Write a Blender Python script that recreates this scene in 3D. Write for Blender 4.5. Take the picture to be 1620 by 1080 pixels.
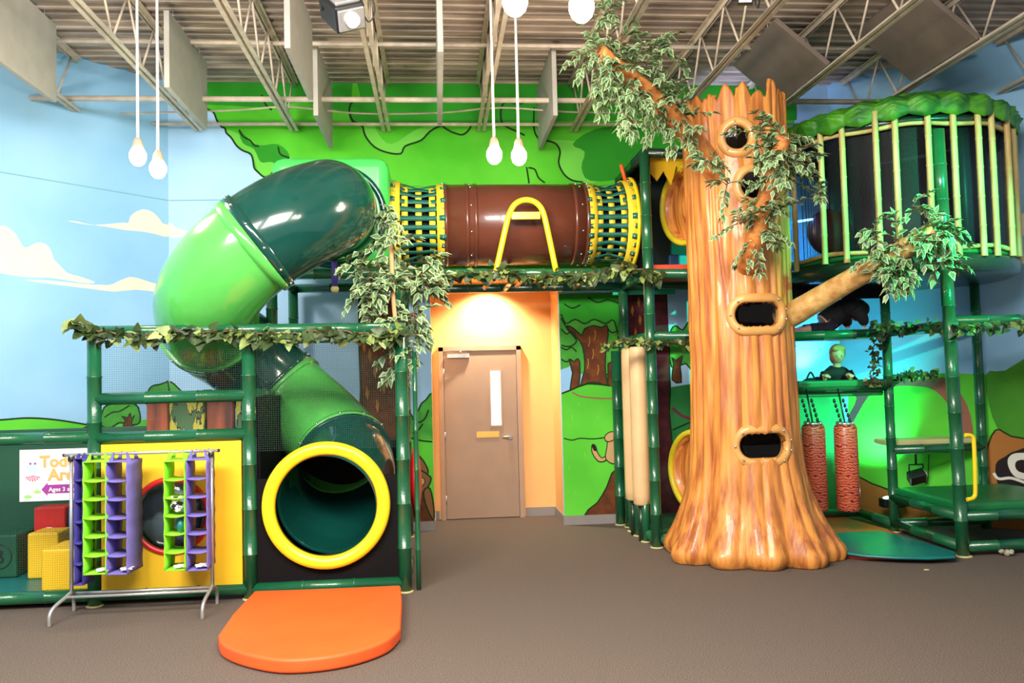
import bpy, bmesh, math, random
from mathutils import Vector, Matrix, noise
PI = math.pi
R = math.radians
random.seed(7)
C = bpy.context.scene.collection
for o in list(bpy.data.objects):
    bpy.data.objects.remove(o)

# ------------------------------------------------------------------ camera
FOC = 1340.0; YAW = R(5.1); PIT = R(2.53); ROL = R(-1.43); CH = 1.75
cy, sy, cp, sp = math.cos(YAW), math.sin(YAW), math.cos(PIT), math.sin(PIT)
FW = Vector((sy*cp, cy*cp, sp)); rt = Vector((cy, -sy, 0)); up = Vector((-sy*sp, -cy*sp, cp))
RT = rt*math.cos(ROL) + up*math.sin(ROL); UP = up*math.cos(ROL) - rt*math.sin(ROL)
cam_d = bpy.data.cameras.new('camera'); cam = bpy.data.objects.new('camera', cam_d); C.objects.link(cam)
cam_d.sensor_width = 36; cam_d.lens = 36*FOC/1620
cam.matrix_world = Matrix(((RT.x, UP.x, -FW.x, 0), (RT.y, UP.y, -FW.y, 0), (RT.z, UP.z, -FW.z, CH), (0, 0, 0, 1)))
bpy.context.scene.camera = cam

# ------------------------------------------------------------------ world, lights, exposure
sc = bpy.context.scene
sc.view_settings.view_transform = 'Standard'; sc.view_settings.look = 'None'
sc.view_settings.gamma = 1; sc.view_settings.use_curve_mapping = False
sc.view_settings.exposure = 0.6
w = bpy.data.worlds.new('world'); sc.world = w; w.use_nodes = True
w.node_tree.nodes['Background'].inputs[0].default_value = (1.0, 0.96, 0.93, 1)
w.node_tree.nodes['Background'].inputs[1].default_value = 0.38

def area(name, loc, target, sx, sy_, power, col):
    d = bpy.data.lights.new(name, 'AREA'); d.shape = 'RECTANGLE'; d.size = sx; d.size_y = sy_
    d.energy = power; d.color = col
    o = bpy.data.objects.new(name, d); C.objects.link(o); o.location = loc
    o.rotation_euler = (Vector(target)-Vector(loc)).to_track_quat('-Z', 'Y').to_euler()
    return o
def spot(name, loc, target, power, col, ang, blend=0.5, rad=0.05):
    d = bpy.data.lights.new(name, 'SPOT'); d.energy = power; d.color = col; d.spot_size = R(ang); d.spot_blend = blend
    d.shadow_soft_size = rad
    o = bpy.data.objects.new(name, d); C.objects.link(o); o.location = loc
    o.rotation_euler = (Vector(target)-Vector(loc)).to_track_quat('-Z', 'Y').to_euler()
    return o
area('room_light_left', (-3.0, 1.5, 4.9), (-2.0, 7.5, 1.0), 3.0, 2.0, 580, (1.0, 0.945, 0.88))
area('room_light_mid', (0.3, 2.0, 4.9), (0.3, 8.0, 1.0), 2.5, 2.0, 400, (1.0, 0.94, 0.87))
spot('green_stage_light', (5.6, 3.0, 4.4), (4.55, 7.6, 3.0), 2100, (0.03, 1.0, 0.48), 32, 0.7)
spot('lilac_uplight', (3.6, 9.7, 4.35), (3.9, 10.06, 5.2), 35, (0.55, 0.6, 1.0), 110, 0.8, 0.04)
spot('blue_stage_light', (3.7, 8.95, 4.25), (4.5, 10.05, 3.2), 420, (0.05, 0.35, 1.0), 75, 0.6)

# ------------------------------------------------------------------ pixel helpers (1620 x 1080 frame)
def ray(x, y):
    return FW + RT*((x-810)/FOC) + UP*((540-y)/FOC)
def at(x, y, Y=None, Z=None, X=None):
    d = ray(x, y)
    t = Y/d.y if Y is not None else ((Z-CH)/d.z if Z is not None else X/d.x)
    return Vector((d.x*t, d.y*t, CH+d.z*t))

# ------------------------------------------------------------------ mesh builder
class MB:
    def __init__(s): s.v = []; s.f = []; s.m = []; s.sm = []
    def add(s, vs, fs, mi=0, smooth=True):
        b = len(s.v); s.v += [Vector(p) for p in vs]
        for f in fs: s.f.append([b+i for i in f]); s.m.append(mi); s.sm.append(smooth)
        return s
    def box(s, c, d, rz=0, mi=0, M=None):
        hx, hy, hz = d[0]/2, d[1]/2, d[2]/2
        vs = [Vector((x, y, z)) for x in (-hx, hx) for y in (-hy, hy) for z in (-hz, hz)]
        if M is None: M = Matrix.Rotation(rz, 3, 'Z')
        vs = [M @ p + Vector(c) for p in vs]
        return s.add(vs, [(0,1,3,2),(4,6,7,5),(0,4,5,1),(2,3,7,6),(0,2,6,4),(1,5,7,3)], mi, False)
    def tube(s, pts, r, seg=12, cap=True, closed=False, mi=0, smooth=True):
        pts = [Vector(p) for p in pts]; n = len(pts)
        rr = r if isinstance(r, (list, tuple)) else [r]*n
        T = []
        for i in range(n):
            if closed: t = pts[(i+1) % n]-pts[i-1]
            else: t = pts[min(i+1, n-1)]-pts[max(i-1, 0)]
            T.append(t.normalized())
        a = Vector((0, 0, 1)) if abs(T[0].z) < .9 else Vector((1, 0, 0))
        N = (a - T[0]*a.dot(T[0])).normalized(); vs = []
        for i in range(n):
            N = (N - T[i]*N.dot(T[i])).normalized(); B = T[i].cross(N)
            for k in range(seg):
                q = 2*PI*k/seg
                vs.append(pts[i] + (N*math.cos(q)+B*math.sin(q))*rr[i])
        fs = []
        for i in range(n if closed else n-1):
            j = (i+1) % n
            for k in range(seg):
                l = (k+1) % seg
                fs.append((i*seg+k, i*seg+l, j*seg+l, j*seg+k))
        s.add(vs, fs, mi, smooth)
        if cap and not closed:
            b = len(s.v)-n*seg
            s.f.append([b+k for k in range(seg)][::-1]); s.m.append(mi); s.sm.append(False)
            s.f.append([b+(n-1)*seg+k for k in range(seg)]); s.m.append(mi); s.sm.append(False)
        return s
    def cyl(s, a, b, r, seg=14, mi=0, r2=None):
        return s.tube([a, b], [r, r if r2 is None else r2], seg, True, False, mi)
    def sph(s, c, r, seg=14, rings=9, mi=0, sc=(1,1,1), M=None):
        c = Vector(c); vs = [Vector((0,0,-1))]
        for i in range(1, rings):
            t = -PI/2 + PI*i/rings
            for k in range(seg):
                q = 2*PI*k/seg; vs.append(Vector((math.cos(t)*math.cos(q), math.cos(t)*math.sin(q), math.sin(t))))
        vs.append(Vector((0,0,1)))
        vs = [Vector((p.x*sc[0]*r, p.y*sc[1]*r, p.z*sc[2]*r)) for p in vs]
        if M is not None: vs = [M @ p for p in vs]
        fs = []
        for k in range(seg):
            l = (k+1) % seg
            fs.append((0, 1+l, 1+k))
            for i in range(rings-2):
                a = 1+i*seg; b = a+seg
                fs.append((a+k, a+l, b+l, b+k))
            a = 1+(rings-2)*seg
            fs.append((a+k, a+l, len(vs)-1))
        return s.add([p+c for p in vs], fs, mi, True)
    def prism(s, poly, ax, mi=0):
        # poly: list of Vectors (planar), ax: Vector offset
        n = len(poly); poly = [Vector(p) for p in poly]; ax = Vector(ax)
        vs = poly + [p+ax for p in poly]
        fs = [list(range(n))[::-1], list(range(n, 2*n))]+[(i, (i+1) % n, n+(i+1) % n, n+i) for i in range(n)]
        return s.add(vs, fs, mi, False)
    def lathe(s, prof, c, seg=32, mi=0, axis='Z', a0=0, a1=2*PI, smooth=True, closed=False):
        # prof: [(r, h)]; closed profile optional
        c = Vector(c); full = abs(a1-a0-2*PI) < 1e-6; m = seg if full else seg+1; vs = []
        for i in range(m):
            q = a0+(a1-a0)*i/seg
            for (r_, h) in prof:
                x, y = r_*math.cos(q), r_*math.sin(q)
                p = {'Z': (x, y, h), 'X': (h, x, y), 'Y': (x, h, y)}[axis]
                vs.append(c+Vector(p))
        k = len(prof); fs = []
        for i in range(seg):
            j = (i+1) % m
            for q in range(k if closed else k-1):
                l = (q+1) % k
                fs.append((i*k+q, j*k+q, j*k+l, i*k+l))
        return s.add(vs, fs, mi, smooth)
    def build(s, name, mats, parent=None, org=None, bevel=0, fix=True):
        off = Vector((0, 0, 0))
        if parent is not None:
            p = parent
            while p is not None: off = off + p.location; p = p.parent
        elif org is not None: off = Vector(org)
        me = bpy.data.meshes.new(name)
        me.from_pydata([tuple(p-off) for p in s.v], [], s.f)
        if not isinstance(mats, (list, tuple)): mats = [mats]
        for m_ in mats: me.materials.append(m_)
        for p, mi, sm in zip(me.polygons, s.m, s.sm): p.material_index = mi; p.use_smooth = sm
        if fix:
            bm = bmesh.new(); bm.from_mesh(me)
            bmesh.ops.recalc_face_normals(bm, faces=bm.faces); bm.to_mesh(me); bm.free()
        me.update()
        o = bpy.data.objects.new(name, me); C.objects.link(o)
        if parent is not None: o.parent = parent
        elif org is not None: o.location = off
        if bevel:
            b = o.modifiers.new('bevel', 'BEVEL'); b.width = bevel; b.segments = 3; b.limit_method = 'ANGLE'; b.angle_limit = R(40)
            for p in me.polygons: p.use_smooth = True
            wn = o.modifiers.new('wn', 'WEIGHTED_NORMAL'); wn.keep_sharp = False
        return o

def tag(o, label, cat, group=None, kind=None):
    if label: o['label'] = label
    if cat: o['category'] = cat
    if group: o['group'] = group
    if kind: o['kind'] = kind
    return o
def thing(name, label, cat, loc=(0,0,0), group=None):
    o = bpy.data.objects.new(name, None); C.objects.link(o); o.location = loc; o.empty_display_size = .1
    return tag(o, label, cat, group)
def struct(o):
    o['kind'] = 'structure'; return o
def copy_tree(o, parent=None):
    c = o.copy(); C.objects.link(c)
    if parent is not None: c.parent = parent
    for ch in [x for x in bpy.data.objects if x.parent == o]: copy_tree(ch, c)
    return c
def spline(P, n=8, closed=False):
    P = [Vector(p) for p in P]; out = []; m = len(P)
    rng = range(m) if closed else range(m-1)
    for i in rng:
        if closed: a, b, c, d = P[i-1], P[i], P[(i+1) % m], P[(i+2) % m]
        else: a, b, c, d = P[max(i-1, 0)], P[i], P[i+1], P[min(i+2, m-1)]
        for k in range(n):
            t = k/n
            out.append(.5*((2*b)+(c-a)*t+(2*a-5*b+4*c-d)*t*t+(3*b-a-3*c+d)*t**3))
    if not closed: out.append(P[-1])
    return out

# ------------------------------------------------------------------ materials
def srgb(r, g, b):
    f = lambda c: (c/255/12.92) if c/255 <= .04045 else ((c/255+.055)/1.055)**2.4
    return (f(r), f(g), f(b), 1)
def pmat(name, col, rough=.5, var=.08, scale=6, bump=0, bscale=40, metal=0, spec=.5, coat=0, stretch=None, col2=None, emit=0, trans=0, alpha=1, contrast=(.35,.65)):
    m = bpy.data.materials.new(name); m.use_nodes = True; nt = m.node_tree; N = nt.nodes; L = nt.links
    b = N['Principled BSDF']; b.inputs['Roughness'].default_value = rough; b.inputs['Metallic'].default_value = metal
    b.inputs['Specular IOR Level'].default_value = spec; b.inputs['Coat Weight'].default_value = coat
    b.inputs['Transmission Weight'].default_value = trans; b.inputs['Alpha'].default_value = alpha
    c1 = srgb(*col) if len(col) == 3 else col
    c2 = srgb(*col2) if col2 else tuple(min(1, x*(1-2*var)) for x in c1[:3])+(1,)
    tc = N.new('ShaderNodeTexCoord'); mp = N.new('ShaderNodeMapping'); L.new(tc.outputs['Object'], mp.inputs[0])
    if stretch: mp.inputs['Scale'].default_value = stretch
    nz = N.new('ShaderNodeTexNoise'); nz.inputs['Scale'].default_value = scale; nz.inputs['Detail'].default_value = 5
    L.new(mp.outputs[0], nz.inputs[0])
    rp = N.new('ShaderNodeValToRGB'); rp.color_ramp.elements[0].position = contrast[0]; rp.color_ramp.elements[1].position = contrast[1]
    rp.color_ramp.elements[0].color = c2; rp.color_ramp.elements[1].color = c1
    L.new(nz.outputs[0], rp.inputs[0]); L.new(rp.outputs[0], b.inputs['Base Color'])
    if bump:
        n2 = N.new('ShaderNodeTexNoise'); n2.inputs['Scale'].default_value = bscale; n2.inputs['Detail'].default_value = 4
        L.new(mp.outputs[0], n2.inputs[0]); bp = N.new('ShaderNodeBump'); bp.inputs['Strength'].default_value = bump
        bp.inputs['Distance'].default_value = .02
        L.new(n2.outputs[0], bp.inputs['Height']); L.new(bp.outputs[0], b.inputs['Normal'])
    if emit:
        b.inputs['Emission Color'].default_value = c1; b.inputs['Emission Strength'].default_value = emit
    return m
M = {}
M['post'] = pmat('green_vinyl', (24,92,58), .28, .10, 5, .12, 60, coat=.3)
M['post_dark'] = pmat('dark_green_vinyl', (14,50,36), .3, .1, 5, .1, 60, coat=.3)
M['slide_dark'] = pmat('dark_green_plastic', (12,68,60), .16, .10, 2.5, .06, 7, coat=.4)
M['slide_light'] = pmat('light_green_plastic', (88,190,84), .2, .07, 2.5, .05, 7, coat=.4)
M['box_green'] = pmat('bright_green_plastic', (72,205,92), .25, .06, 3, .05, 8)
M['yellow'] = pmat('yellow_plastic', (244,214,34), .3, .05, 4)
M['yellow_panel'] = pmat('yellow_panel', (243,196,36), .4, .05, 3)
M['orange'] = pmat('orange_vinyl', (250,96,36), .55, .06, 3, .25, 5)
M['brown'] = pmat('brown_plastic', (98,52,38), .28, .08, 3, .05, 8, coat=.3)
M['strap_green'] = pmat('green_strap', (14,98,82), .6, .1, 30, .1)
M['strap_yellow'] = pmat('yellow_strap', (236,206,48), .6, .06, 30, .1)
M['chrome'] = pmat('bright_metal', (215,215,212), .25, .05, 10, metal=.9)
M['steel'] = pmat('brushed_steel', (196,196,196), .35, .06, 20, metal=.7)
M['white'] = pmat('white_paint', (232,230,224), .5, .04, 8)
M['black'] = pmat('black_plastic', (22,22,24), .45, .1, 8)
M['black_pad'] = pmat('black_vinyl', (9,9,11), .75, .1, 5, .1, 20, spec=.15)
M['red'] = pmat('red_plastic', (205,32,34), .35, .06, 5)
M['blue'] = pmat('blue_vinyl', (48,98,150), .4, .08, 4, .1, 10)
M['teal_mat'] = pmat('teal_vinyl', (14,112,112), .4, .08, 3, .15, 6)
M['red_mat'] = pmat('red_vinyl', (222,66,36), .4, .08, 3, .15, 6)
M['green_pad'] = pmat('green_vinyl_pad', (20,118,62), .4, .08, 3, .15, 8)
M['cream_pad'] = pmat('cream_vinyl', (226,190,140), .45, .05, 3, .15, 6)
M['cream_deck'] = pmat('cream_deck', (196,188,130), .5, .08, 5)
M['joist'] = pmat('cream_steel', (212,196,176), .6, .12, 8, .1, 30)
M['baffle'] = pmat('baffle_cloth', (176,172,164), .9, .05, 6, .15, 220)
M['baffle_shaded'] = pmat('shaded_baffle_cloth', (128,114,104), .9, .06, 6, .15, 220)  # same baffle cloth, darkened to carry the shade of the dim right side
M['baffle_edge'] = pmat('baffle_edge', (212,208,204), .8, .04, 6)
M['ficus'] = pmat('ficus_green', (92,130,88), .45, .2, 14)
M['ficus_edge'] = pmat('ficus_cream', (164,186,134), .5, .08, 14)
M['ivy'] = pmat('ivy_green', (62,84,40), .5, .3, 9)
M['ivy_light'] = pmat('ivy_light', (128,146,74), .5, .12, 12)
M['stem'] = pmat('brown_stem', (110,76,50), .8, .15, 20, .2, 50)
M['bamboo'] = pmat('bamboo', (206,190,120), .5, .10, 6, .1, 40, stretch=(1,1,.3), col2=(176,140,84))
M['purple'] = pmat('purple_fabric', (112,102,178), .8, .08, 10, .15, 120)
M['violet_dark'] = pmat('indigo_fabric', (58,52,140), .8, .08, 10, .15, 120)
M['lime'] = pmat('lime_fabric', (138,220,40), .8, .06, 10, .15, 120)
M['door'] = pmat('door_paint', (163,138,118), .45, .03, 4)
M['door_frame'] = pmat('door_frame_paint', (176,146,124), .45, .03, 4)
M['alcove'] = pmat('apricot_paint', (240,186,118), .7, .03, 1.5)
M['base'] = pmat('grey_vinyl_base', (140,134,132), .5, .05, 5)
M['net_dark'] = pmat('dark_panel', (10,34,28), .6, .1, 5)
M['navy'] = pmat('navy_panel', (24,24,52), .5, .1, 3)
M['skin'] = pmat('skin', (222,172,140), .55, .04, 12)
M['blond'] = pmat('blond_hair', (196,164,104), .6, .15, 60, .4, 120)
M['dark_hair'] = pmat('dark_hair', (26,18,16), .5, .15, 60, .4, 120)
M['jacket'] = pmat('dark_jacket', (26,30,34), .8, .12, 20, .2, 60)
M['denim'] = pmat('dark_trousers', (30,34,52), .8, .12, 20, .2, 60)
M['copper'] = pmat('copper_edge', (150,96,60), .4, .1, 10)

def glass(name, col, rough=.05, ior=1.45):
    m = bpy.data.materials.new(name); m.use_nodes = True; nt = m.node_tree; N = nt.nodes; L = nt.links
    out = N['Material Output']; N.remove(N['Principled BSDF'])
    t = N.new('ShaderNodeBsdfTransparent'); t.inputs[0].default_value = col
    g = N.new('ShaderNodeBsdfGlossy'); g.inputs['Roughness'].default_value = rough
    lw = N.new('ShaderNodeLayerWeight'); lw.inputs['Blend'].default_value = .25
    mx = N.new('ShaderNodeMixShader'); L.new(lw.outputs['Fresnel'], mx.inputs[0]); L.new(t.outputs[0], mx.inputs[1]); L.new(g.outputs[0], mx.inputs[2])
    L.new(mx.outputs[0], out.inputs[0]); return m
M['pane'] = glass('clear_pane', (.92, .94, .95, 1))

def netmat(name, col, size, width, axes, rough=.6):
    """real open netting: thread where either thread coordinate is near a grid line, open elsewhere"""
    m = bpy.data.materials.new(name); m.use_nodes = True; nt = m.node_tree; N = nt.nodes; L = nt.links
    b = N['Principled BSDF']; b.inputs['Base Color'].default_value = srgb(*col); b.inputs['Roughness'].default_value = rough
    tc = N.new('ShaderNodeTexCoord'); sx = N.new('ShaderNodeSeparateXYZ'); L.new(tc.outputs['Object'], sx.inputs[0]); outs = []
    for a in axes:
        s = N.new('ShaderNodeMath'); s.operation = 'MULTIPLY'; s.inputs[1].default_value = 1/size; L.new(sx.outputs[a], s.inputs[0])
        f = N.new('ShaderNodeMath'); f.operation = 'FRACT'; L.new(s.outputs[0], f.inputs[0])
        c = N.new('ShaderNodeMath'); c.operation = 'LESS_THAN'; c.inputs[1].default_value = width; L.new(f.outputs[0], c.inputs[0]); outs.append(c)
    mx = N.new('ShaderNodeMath'); mx.operation = 'MAXIMUM'; L.new(outs[0].outputs[0], mx.inputs[0]); L.new(outs[1].outputs[0], mx.inputs[1])
    L.new(mx.outputs[0], b.inputs['Alpha'])
    return m
M['net'] = netmat('green_netting', (28,60,48), .018, .07, (0, 2))
M['net_side'] = netmat('green_netting_side', (20,44,36), .018, .10, (1, 2))
M['net_black'] = netmat('black_netting', (8,8,10), .02, .3, (0, 2))

def bulbmat(name, col, e):
    m = bpy.data.materials.new(name); m.use_nodes = True; b = m.node_tree.nodes['Principled BSDF']
    b.inputs['Base Color'].default_value = (1,1,1,1); b.inputs['Emission Color'].default_value = col; b.inputs['Emission Strength'].default_value = e
    return m
M['bulb'] = bulbmat('lit_bulb', (1, .88, .68, 1), 22)
M['led_white'] = bulbmat('lit_lamp_face', (.75, .9, 1, 1), 14)

# carpet
def carpet():
    m = pmat('grey_brown_carpet', (126,114,104), .95, .1, 160, .5, 260, spec=.1, col2=(84,74,68), contrast=(.42,.58))
    return m
M['carpet'] = carpet()

# ------------------------------------------------------------------ room shell
YB = 10.08          # back wall
mb = MB(); mb.box((.8, 4.6, -.05), (14, 13.6, .1)); struct(mb.build('floor', M['carpet']))

# ceiling: corrugated steel deck, ribs running left-right
M['deck'] = pmat('cream_deck_steel', (200,180,164), .7, .22, 2.2, .1, 30, stretch=(.5, 3, 1), col2=(138,122,112))
mb = MB(); prof = []; y = -1.5
while y < 11.2:
    prof += [(y, 5.32), (y+.045, 5.32), (y+.065, 5.36), (y+.13, 5.36)]; y += .15
vs = [(x, a, b) for (a, b) in prof for x in (-6.5, 8)]
fs = [(2*i, 2*i+1, 2*i+3, 2*i+2) for i in range(len(prof)-1)]
mb.add(vs, fs, 0, False)
mb.box((.75, 4.85, 5.45), (14.5, 12.8, .1))
struct(mb.build('ceiling', M['deck']))

# mural paint: flat areas and brush outlines lying on the wall face
PAL = {}
def paint(name, rgb, rgb2=None, scale=2.0):
    PAL[name] = pmat('paint_'+name, rgb, .75, .05, scale, col2=rgb2, spec=.2); return PAL[name]
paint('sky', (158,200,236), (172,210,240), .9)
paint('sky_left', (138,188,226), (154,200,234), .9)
paint('cloud', (250,232,208)); paint('leaf', (72,180,34), (92,198,48), 1.4); paint('leaf_light', (112,208,74)); paint('leaf_dark', (44,150,36))
paint('line', (26,52,22)); paint('grass', (98,206,60), (84,190,52), 1.5); paint('bark', (112,62,32), (82,44,26), 9); paint('bark_red', (98,42,46), (70,30,40), 7)
paint('bark_light', (170,116,48)); paint('bush', (58,142,50), (78,166,58), 5); paint('fur', (132,92,56)); paint('fur_light', (196,160,110)); paint('path', (150,98,80))
paint('hill_dark', (58,130,36), (74,146,44), 2); paint('white', (226,224,214)); paint('dark', (36,30,32)); paint('seam', (118,170,196)); paint('grass_dark', (40,120,62), (52,140,74), 2)
paint('plum', (120,66,76)); paint('sand', (168,110,52))
pal_names = list(PAL.keys())
class Wall:
    """wall face with its painting: plane through p0 with inward normal n"""
    def __init__(s, p0, n, base, rects):
        s.rects = rects; s.p0 = Vector(p0); s.n = Vector(n).normalized(); s.mb = MB(); s.k = 0; s.base = base
    def px(s, x, y, lift):
        d = ray(x, y); c = Vector((0, 0, CH)); q = s.p0 + s.n*lift
        t = (q-c).dot(s.n)/d.dot(s.n); return c+d*t
    def poly(s, pts, col, sm=4, outline=None, lw=.018):
        s.k += 1; lift = .0004*s.k
        if sm: pts2 = [(p.x, p.y) for p in spline([(a, b, 0) for a, b in pts], sm, True)]
        else: pts2 = pts
        W3 = [s.px(a, b, lift) for a, b in pts2]; U = Vector((-s.n.y, s.n.x, 0)); o_ = s.p0+s.n*lift
        uv = [((p-o_).dot(U), p.z) for p in W3]
        for r_ in s.rects:
            q = uv
            for ax, lim, sg in ((0, r_[0], 1), (0, r_[2], -1), (1, r_[1], 1), (1, r_[3], -1)):
                out = []
                for i in range(len(q)):
                    A, B = q[i-1], q[i]; ia, ib = (A[ax]-lim)*sg >= 0, (B[ax]-lim)*sg >= 0
                    if ia != ib:
                        t = (lim-A[ax])/(B[ax]-A[ax]); out.append((A[0]+(B[0]-A[0])*t, A[1]+(B[1]-A[1])*t))
                    if ib: out.append(B)
                q = out
                if len(q) < 3: break
            if len(q) >= 3:
                s.mb.add([o_+U*a+Vector((0, 0, b)) for a, b in q], [list(range(len(q)))], pal_names.index(col)+1, False)
        if outline: s.stroke(pts2+[pts2[0]], outline, lw, 0)
    def stroke(s, pts, col='line', lw=.018, sm=5):
        s.k += 1; lift = .0004*s.k
        pts2 = [(p.x, p.y) for p in spline([(a, b, 0) for a, b in pts], sm)] if sm else pts
        P = [s.px(a, b, lift) for a, b in pts2]; vs = []
        for i, p in enumerate(P):
            t = (P[min(i+1, len(P)-1)]-P[max(i-1, 0)])
            if t.length < 1e-6: t = Vector((0, 0, 1))
            b = t.normalized().cross(s.n)*(lw/2); vs += [p-b, p+b]
        U = Vector((-s.n.y, s.n.x, 0))
        ok = lambda p: any(r_[0]-1e-4 <= (p-s.p0).dot(U) <= r_[2]+1e-4 and r_[1] <= p.z <= r_[3] for r_ in s.rects)
        s.mb.add(vs, [(2*i, 2*i+1, 2*i+3, 2*i+2) for i in range(len(P)-1) if ok(P[i]) and ok(P[i+1])], pal_names.index(col)+1, False)
    def done(s, name):
        o = s.mb.build(name, [s.base]+[PAL[n] for n in pal_names], fix=False); return struct(o)

# ---- back wall (with the opening of the door alcove)
AX0, AX1, AZ = -.065, 1.475, 2.98
CX = 4.95           # right corner of the back wall
bw = Wall((0, YB, 0), (0, -1, 0), PAL['sky'], [(-3.07, .0, AX0, 5.4), (AX0, AZ, AX1, 5.4), (AX1, .0, CX, 5.4)])
for a in ((-3.07, 0, AX0, 5.4), (AX0, AZ, AX1, 5.4), (AX1, 0, CX, 5.4)):
    bw.mb.add([(a[0], YB, a[1]), (a[2], YB, a[1]), (a[2], YB, a[3]), (a[0], YB, a[3])], [(0, 1, 2, 3)], 0, False)
    bw.mb.box(((a[0]+a[2])/2, YB+.06, (a[1]+a[3])/2), (a[2]-a[0]-.002, .1, a[3]-a[1]))
# cloud crossing the corner
bw.poly([(267,351),(278,360),(300,366),(309,368),(300,373),(285,375),(267,374)], 'cloud', 3)
bw.poly([(264,606),(272,605),(280,612),(288,622),(284,640),(262,645)], 'bush', 3, 'line')
bw.stroke([(267,317),(380,316),(470,316)], 'seam', .012, 0)
# canopy
can = [(322,100),(322,160),(327,172),(338,178),(343,190),(350,200),(356,203),(358,210),(366,218),(374,230),(384,238),(396,243),(400,252),(402,265),(408,272),(418,280),(428,277),(436,266),(446,261),(455,254),(457,248)]
bw.poly(can+[(470,260),(500,300),(560,330),(640,440),(690,446),(760,440),(900,440),(1000,440),(1100,430),(1250,300),(1262,100)], 'leaf', 0)
bw.poly([(358,206),(372,209),(385,216),(398,220),(410,232),(425,240),(440,236),(452,242),(456,250),(440,262),(430,272),(418,278),(407,268),(401,250),(384,238),(368,222)], 'leaf_light', 2)
bw.poly([(378,205),(392,218),(410,230),(440,228),(458,246),(440,258),(428,256),(412,256),(402,236),(384,226)], 'leaf_dark', 3)
bw.stroke(can[2:], 'line', .022, 3)
bw.stroke([(378,205),(385,216),(396,222),(402,230),(410,231)], 'line', .02)
bw.stroke([(440,232),(443,243),(450,247),(457,249)], 'line', .02)
lobe = [(560,110),(571,156),(556,163),(553,178),(558,192),(572,197),(578,215),(592,232),(612,241),(634,243),(641,231),(666,222),(680,208),(697,199),(706,204),(718,210),(732,213),(742,205),(746,196),(760,110)]
bw.poly([(572,198),(578,215),(592,232),(612,241),(634,243),(641,231),(666,222),(680,208),(694,199),(660,204),(620,228),(600,214),(590,196)], 'leaf_light', 3)
bw.stroke(lobe[1:-1], 'line', .022, 3)
bw.poly([(560,110),(571,156),(556,163),(553,178),(562,192),(640,196),(760,196),(800,192),(1040,190),(1260,190),(1260,110)], 'leaf_dark', 0)
bw.poly([(325,110),(325,165),(420,170),(480,160),(553,180),(560,110)], 'leaf_dark', 0)
bw.stroke([(572,155),(556,163),(553,178),(560,192),(575,200)], 'line', .022)
bw.stroke([(414,150),(420,165),(430,174)], 'line', .02)
lob2 = [(838,158),(822,164),(800,162),(793,172),(793,190),(801,200),(818,208),(830,214)]
bw.stroke(lob2, 'line', .022)
bw.poly([(868,222),(880,228),(886,240),(884,260),(892,275),(906,286),(940,290),(960,250),(930,228),(900,222)], 'leaf_light', 3)
bw.stroke([(845,170),(845,205),(855,222),(868,223),(880,228),(886,240),(884,258),(892,275),(905,285),(922,288)], 'line', .022)
bw.poly([(906,228),(925,240),(920,265),(935,286),(1000,280),(1060,260),(1100,220),(1000,200),(940,205)], 'leaf_dark', 3)
bw.stroke([(833,264),(835,276),(837,290)], 'line', .02); bw.stroke([(836,265),(846,268),(852,281),(862,289)], 'line', .02)
# below the left platform: sky, big trunk, bushes, creature
bw.poly([(568,470),(625,470),(640,600),(650,700),(664,765),(690,840),(560,840),(570,600)], 'bark', 0)
for (x, y) in [(580,505),(588,530),(600,540),(584,560),(612,520),(592,585),(606,610),(580,620),(596,640),(618,570),(575,545)]:
    bw.poly([(x,y-10),(x+4,y),(x+2,y+14),(x-2,y+4)], 'bark_light', 0)
bw.stroke([(568,470),(569,560),(572,640)], 'line', .02)
bw.poly([(640,645),(653,660),(660,652),(667,638),(674,632),(682,622),(692,618),(692,742),(640,742)], 'bush', 3, 'line')
bw.poly([(640,690),(660,694),(692,696),(692,845),(640,845)], 'grass', 0)
bw.stroke([(648,692),(668,697),(692,699)], 'line', .02); bw.stroke([(653,685),(661,681),(669,670)], 'line', .02); bw.stroke([(652,662),(662,668),(672,662),(678,648)], 'line', .02)
bw.poly([(645,720),(652,745),(664,765),(680,790),(690,825),(640,840),(638,720)], 'bark', 0, 'line')
bw.poly([(654,716),(666,724),(675,738),(677,748),(668,752),(658,742),(653,730)], 'fur', 3, 'line')
bw.poly([(653,745),(664,743),(676,750),(682,757),(677,770),(666,780),(655,776),(650,765)], 'fur', 3, 'line')
bw.poly([(664,757),(670,756),(672,763),(667,768)], 'fur_light', 3, 'line', .01)
bw.poly([(670,778),(680,772),(686,800),(686,822),(676,805)], 'fur', 3, 'line')
# right of the alcove: trees and meadow
bw.poly([(880,465),(1100,460),(1100,640),(880,640)], 'leaf_dark', 0)
bw.poly([(886,500),(895,512),(910,505),(925,512),(940,505),(958,512),(972,508),(980,560),(965,590),(930,595),(905,590),(888,598)], 'bush', 3, 'line')
bw.poly([(886,585),(900,580),(908,572),(915,590),(925,592),(925,622),(886,626)], 'sky_left', 0)
bw.poly([(897,515),(908,520),(920,530),(925,520),(940,515),(952,518),(960,514),(962,530),(958,560),(958,590),(962,612),(950,606),(930,605),(918,612),(925,585),(924,560),(918,540),(905,528)], 'bark', 2, 'line')
bw.poly([(900,568),(908,572),(912,568),(917,572),(916,612),(902,616),(906,590)], 'bark', 2, 'line')
bw.poly([(962,575),(970,570),(975,610),(962,612)], 'bark', 0, 'line')
bw.poly([(884,624),(900,618),(930,608),(960,610),(985,616),(1000,617),(1100,610),(1100,840),(884,840)], 'grass', 0)
bw.poly([(884,500),(884,540),(900,548),(912,540),(906,530),(897,520)], 'bush', 3, 'line')
bw.stroke([(884,624),(900,618),(930,607),(965,610)], 'line', .02)
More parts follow.
